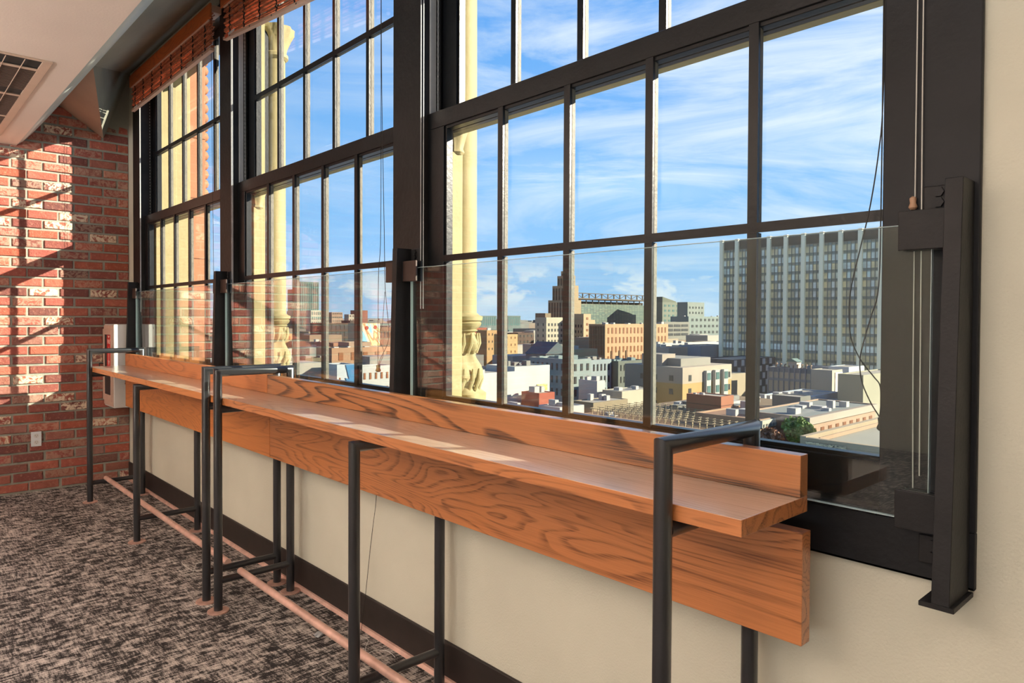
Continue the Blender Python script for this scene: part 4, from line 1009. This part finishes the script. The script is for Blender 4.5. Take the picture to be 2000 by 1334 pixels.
hill.add(vs,[(i,i+1,q+i+1,q+i) for i in range(q-1)]+[(q+i,q+i+1,2*q+i+1,2*q+i) for i in range(q-1)])
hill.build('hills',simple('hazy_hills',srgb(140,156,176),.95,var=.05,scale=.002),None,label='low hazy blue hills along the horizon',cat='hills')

# ------------------------------------------------------------------ world
w=bpy.data.worlds.new('sky'); sc.world=w; w.use_nodes=True
t=w.node_tree; nd=t.nodes; lk=t.links; nd.clear()
out=nd.new('ShaderNodeOutputWorld'); bg=nd.new('ShaderNodeBackground'); tc=nd.new('ShaderNodeTexCoord'); sp=nd.new('ShaderNodeSeparateXYZ')
lk.new(tc.outputs['Generated'],sp.inputs[0])
rp=nd.new('ShaderNodeValToRGB'); e=rp.color_ramp.elements
stops=[(0.0,srgb(176,212,246)),(.04,srgb(158,204,248)),(.15,srgb(134,192,246)),(.38,srgb(104,168,240)),(.8,srgb(66,126,222))]
while len(e)<len(stops): e.new(.5)
for el,(p,c) in zip(e,stops): el.position=p; el.color=c
lk.new(sp.outputs[2],rp.inputs[0])
def noise(scale,vec_scale,detail,rough,dist,loc=(0,0,0),rot=(0,0,0)):
    mp=nd.new('ShaderNodeMapping'); mp.inputs['Scale'].default_value=vec_scale; mp.inputs['Location'].default_value=loc; mp.inputs['Rotation'].default_value=rot
    lk.new(tc.outputs['Generated'],mp.inputs[0]); n_=nd.new('ShaderNodeTexNoise'); n_.inputs['Scale'].default_value=scale; n_.inputs['Detail'].default_value=detail; n_.inputs['Roughness'].default_value=rough; n_.inputs['Distortion'].default_value=dist
    lk.new(mp.outputs[0],n_.inputs['Vector']); return n_.outputs['Fac']
def ramp(f,st):
    r_=nd.new('ShaderNodeValToRGB'); e_=r_.color_ramp.elements
    while len(e_)<len(st): e_.new(.5)
    for el,(p,c) in zip(e_,st): el.position=p; el.color=(c,c,c,1)
    lk.new(f,r_.inputs[0]); return r_.outputs[0]
def mth(op,a,b):
    m_=nd.new('ShaderNodeMath'); m_.operation=op; m_.use_clamp=True
    for i,x in enumerate((a,b)):
        if isinstance(x,(int,float)): m_.inputs[i].default_value=x
        else: lk.new(x,m_.inputs[i])
    return m_.outputs[0]
def mixc(f,a,b):
    m_=nd.new('ShaderNodeMixRGB')
    lk.new(f,m_.inputs[0])
    for k,x in ((1,a),(2,b)):
        if isinstance(x,tuple): m_.inputs[k].default_value=x
        else: lk.new(x,m_.inputs[k])
    return m_.outputs[0]
# cirrus: wide soft streaks, denser towards +X side
cir=ramp(noise(2.2,(1,1,5.5),8,.62,.9,(.3,.1,.2),(.0,.16,.0)),[(.40,0),(.58,.55),(.75,.95)])
side=ramp(sp.outputs[0],[(.42,.35),(.72,1.0)])
c1=mixc(mth('MULTIPLY',cir,side),rp.outputs[0],srgb(232,242,252))
# cumulus near the horizon
cum=ramp(noise(13,(1,1,2.6),7,.55,.4,(2,1,0)),[(.50,0),(.58,.9),(.7,1)])
band=ramp(sp.outputs[2],[(.012,0),(.03,1),(.055,.8),(.085,0)])
c2=mixc(mth('MULTIPLY',mth('MULTIPLY',cum,band),.85),c1,srgb(238,244,250))
lk.new(c2,bg.inputs[0]); bg.inputs[1].default_value=1.2
lk.new(bg.outputs[0],out.inputs[0])

# ------------------------------------------------------------------ lights
sd=Vector((-1.03,1.0,-.56)).normalized()
L=bpy.data.lights.new('sun','SUN'); L.energy=16.0; L.angle=math.radians(.5); L.color=(1,.90,.74)
o=bpy.data.objects.new('sun',L); col.objects.link(o); o.rotation_euler=sd.to_track_quat('-Z','Y').to_euler(); o.location=(20,-20,20)
def area(x,y,z,sx,sy,e_,c,rot=(0,0,0)):  # unseen interior fill lamps, added to lift the room's brightness
    l_=bpy.data.lights.new('fill_light','AREA'); l_.shape='RECTANGLE'; l_.size=sx; l_.size_y=sy; l_.energy=e_; l_.color=c
    o_=bpy.data.objects.new('fill_light',l_); col.objects.link(o_); o_.location=(x,y,z); o_.rotation_euler=rot; return o_
warm=(1,.965,.94)
area(-1.6,-3.9,1.7,4.5,1.8,5,warm,(PI/2+.15,0,PI))  # weak fill added at the back wall, no fixture modelled
area(-4.9,.1,1.9,4.0,1.6,96,warm,(PI/2+.30,0,-PI/2))  # main fill added at the left wall
# unseen upward fill lamps, added to brighten ceiling and room
area(-2.2,1.6,1.95,1.8,.5,160,warm,(PI,0,0)); area(-2.2,4.6,1.95,1.8,.5,160,warm,(PI,0,0)); area(-.6,-.6,1.95,1.6,.5,50,warm,(PI,0,0))

# ------------------------------------------------------------------ camera
f=1370.25; yaw,pit,rol=[math.radians(a) for a in (42.456,.9826,.2572)]
Fv=Vector((math.sin(yaw)*math.cos(pit),math.cos(yaw)*math.cos(pit),-math.sin(pit))); Rt=Vector((math.cos(yaw),-math.sin(yaw),0)); Up=Rt.cross(Fv)
c,s=math.cos(rol),math.sin(rol); R2=c*Rt+s*Up; U2=-s*Rt+c*Up
cam=bpy.data.cameras.new('camera'); co=bpy.data.objects.new('camera',cam); col.objects.link(co)
mat=Matrix((( R2.x,U2.x,-Fv.x,0),(R2.y,U2.y,-Fv.y,0),(R2.z,U2.z,-Fv.z,1.42),(0,0,0,1)))
co.matrix_world=mat
cam.sensor_width=36; cam.lens=f/2000*36; cam.shift_y=-(667-644.24)/2000; cam.clip_start=.02; cam.clip_end=9000
sc.camera=co
sc.view_settings.view_transform='Standard'; sc.view_settings.look='None'; sc.view_settings.exposure=0; sc.view_settings.gamma=1; sc.view_settings.use_curve_mapping=False
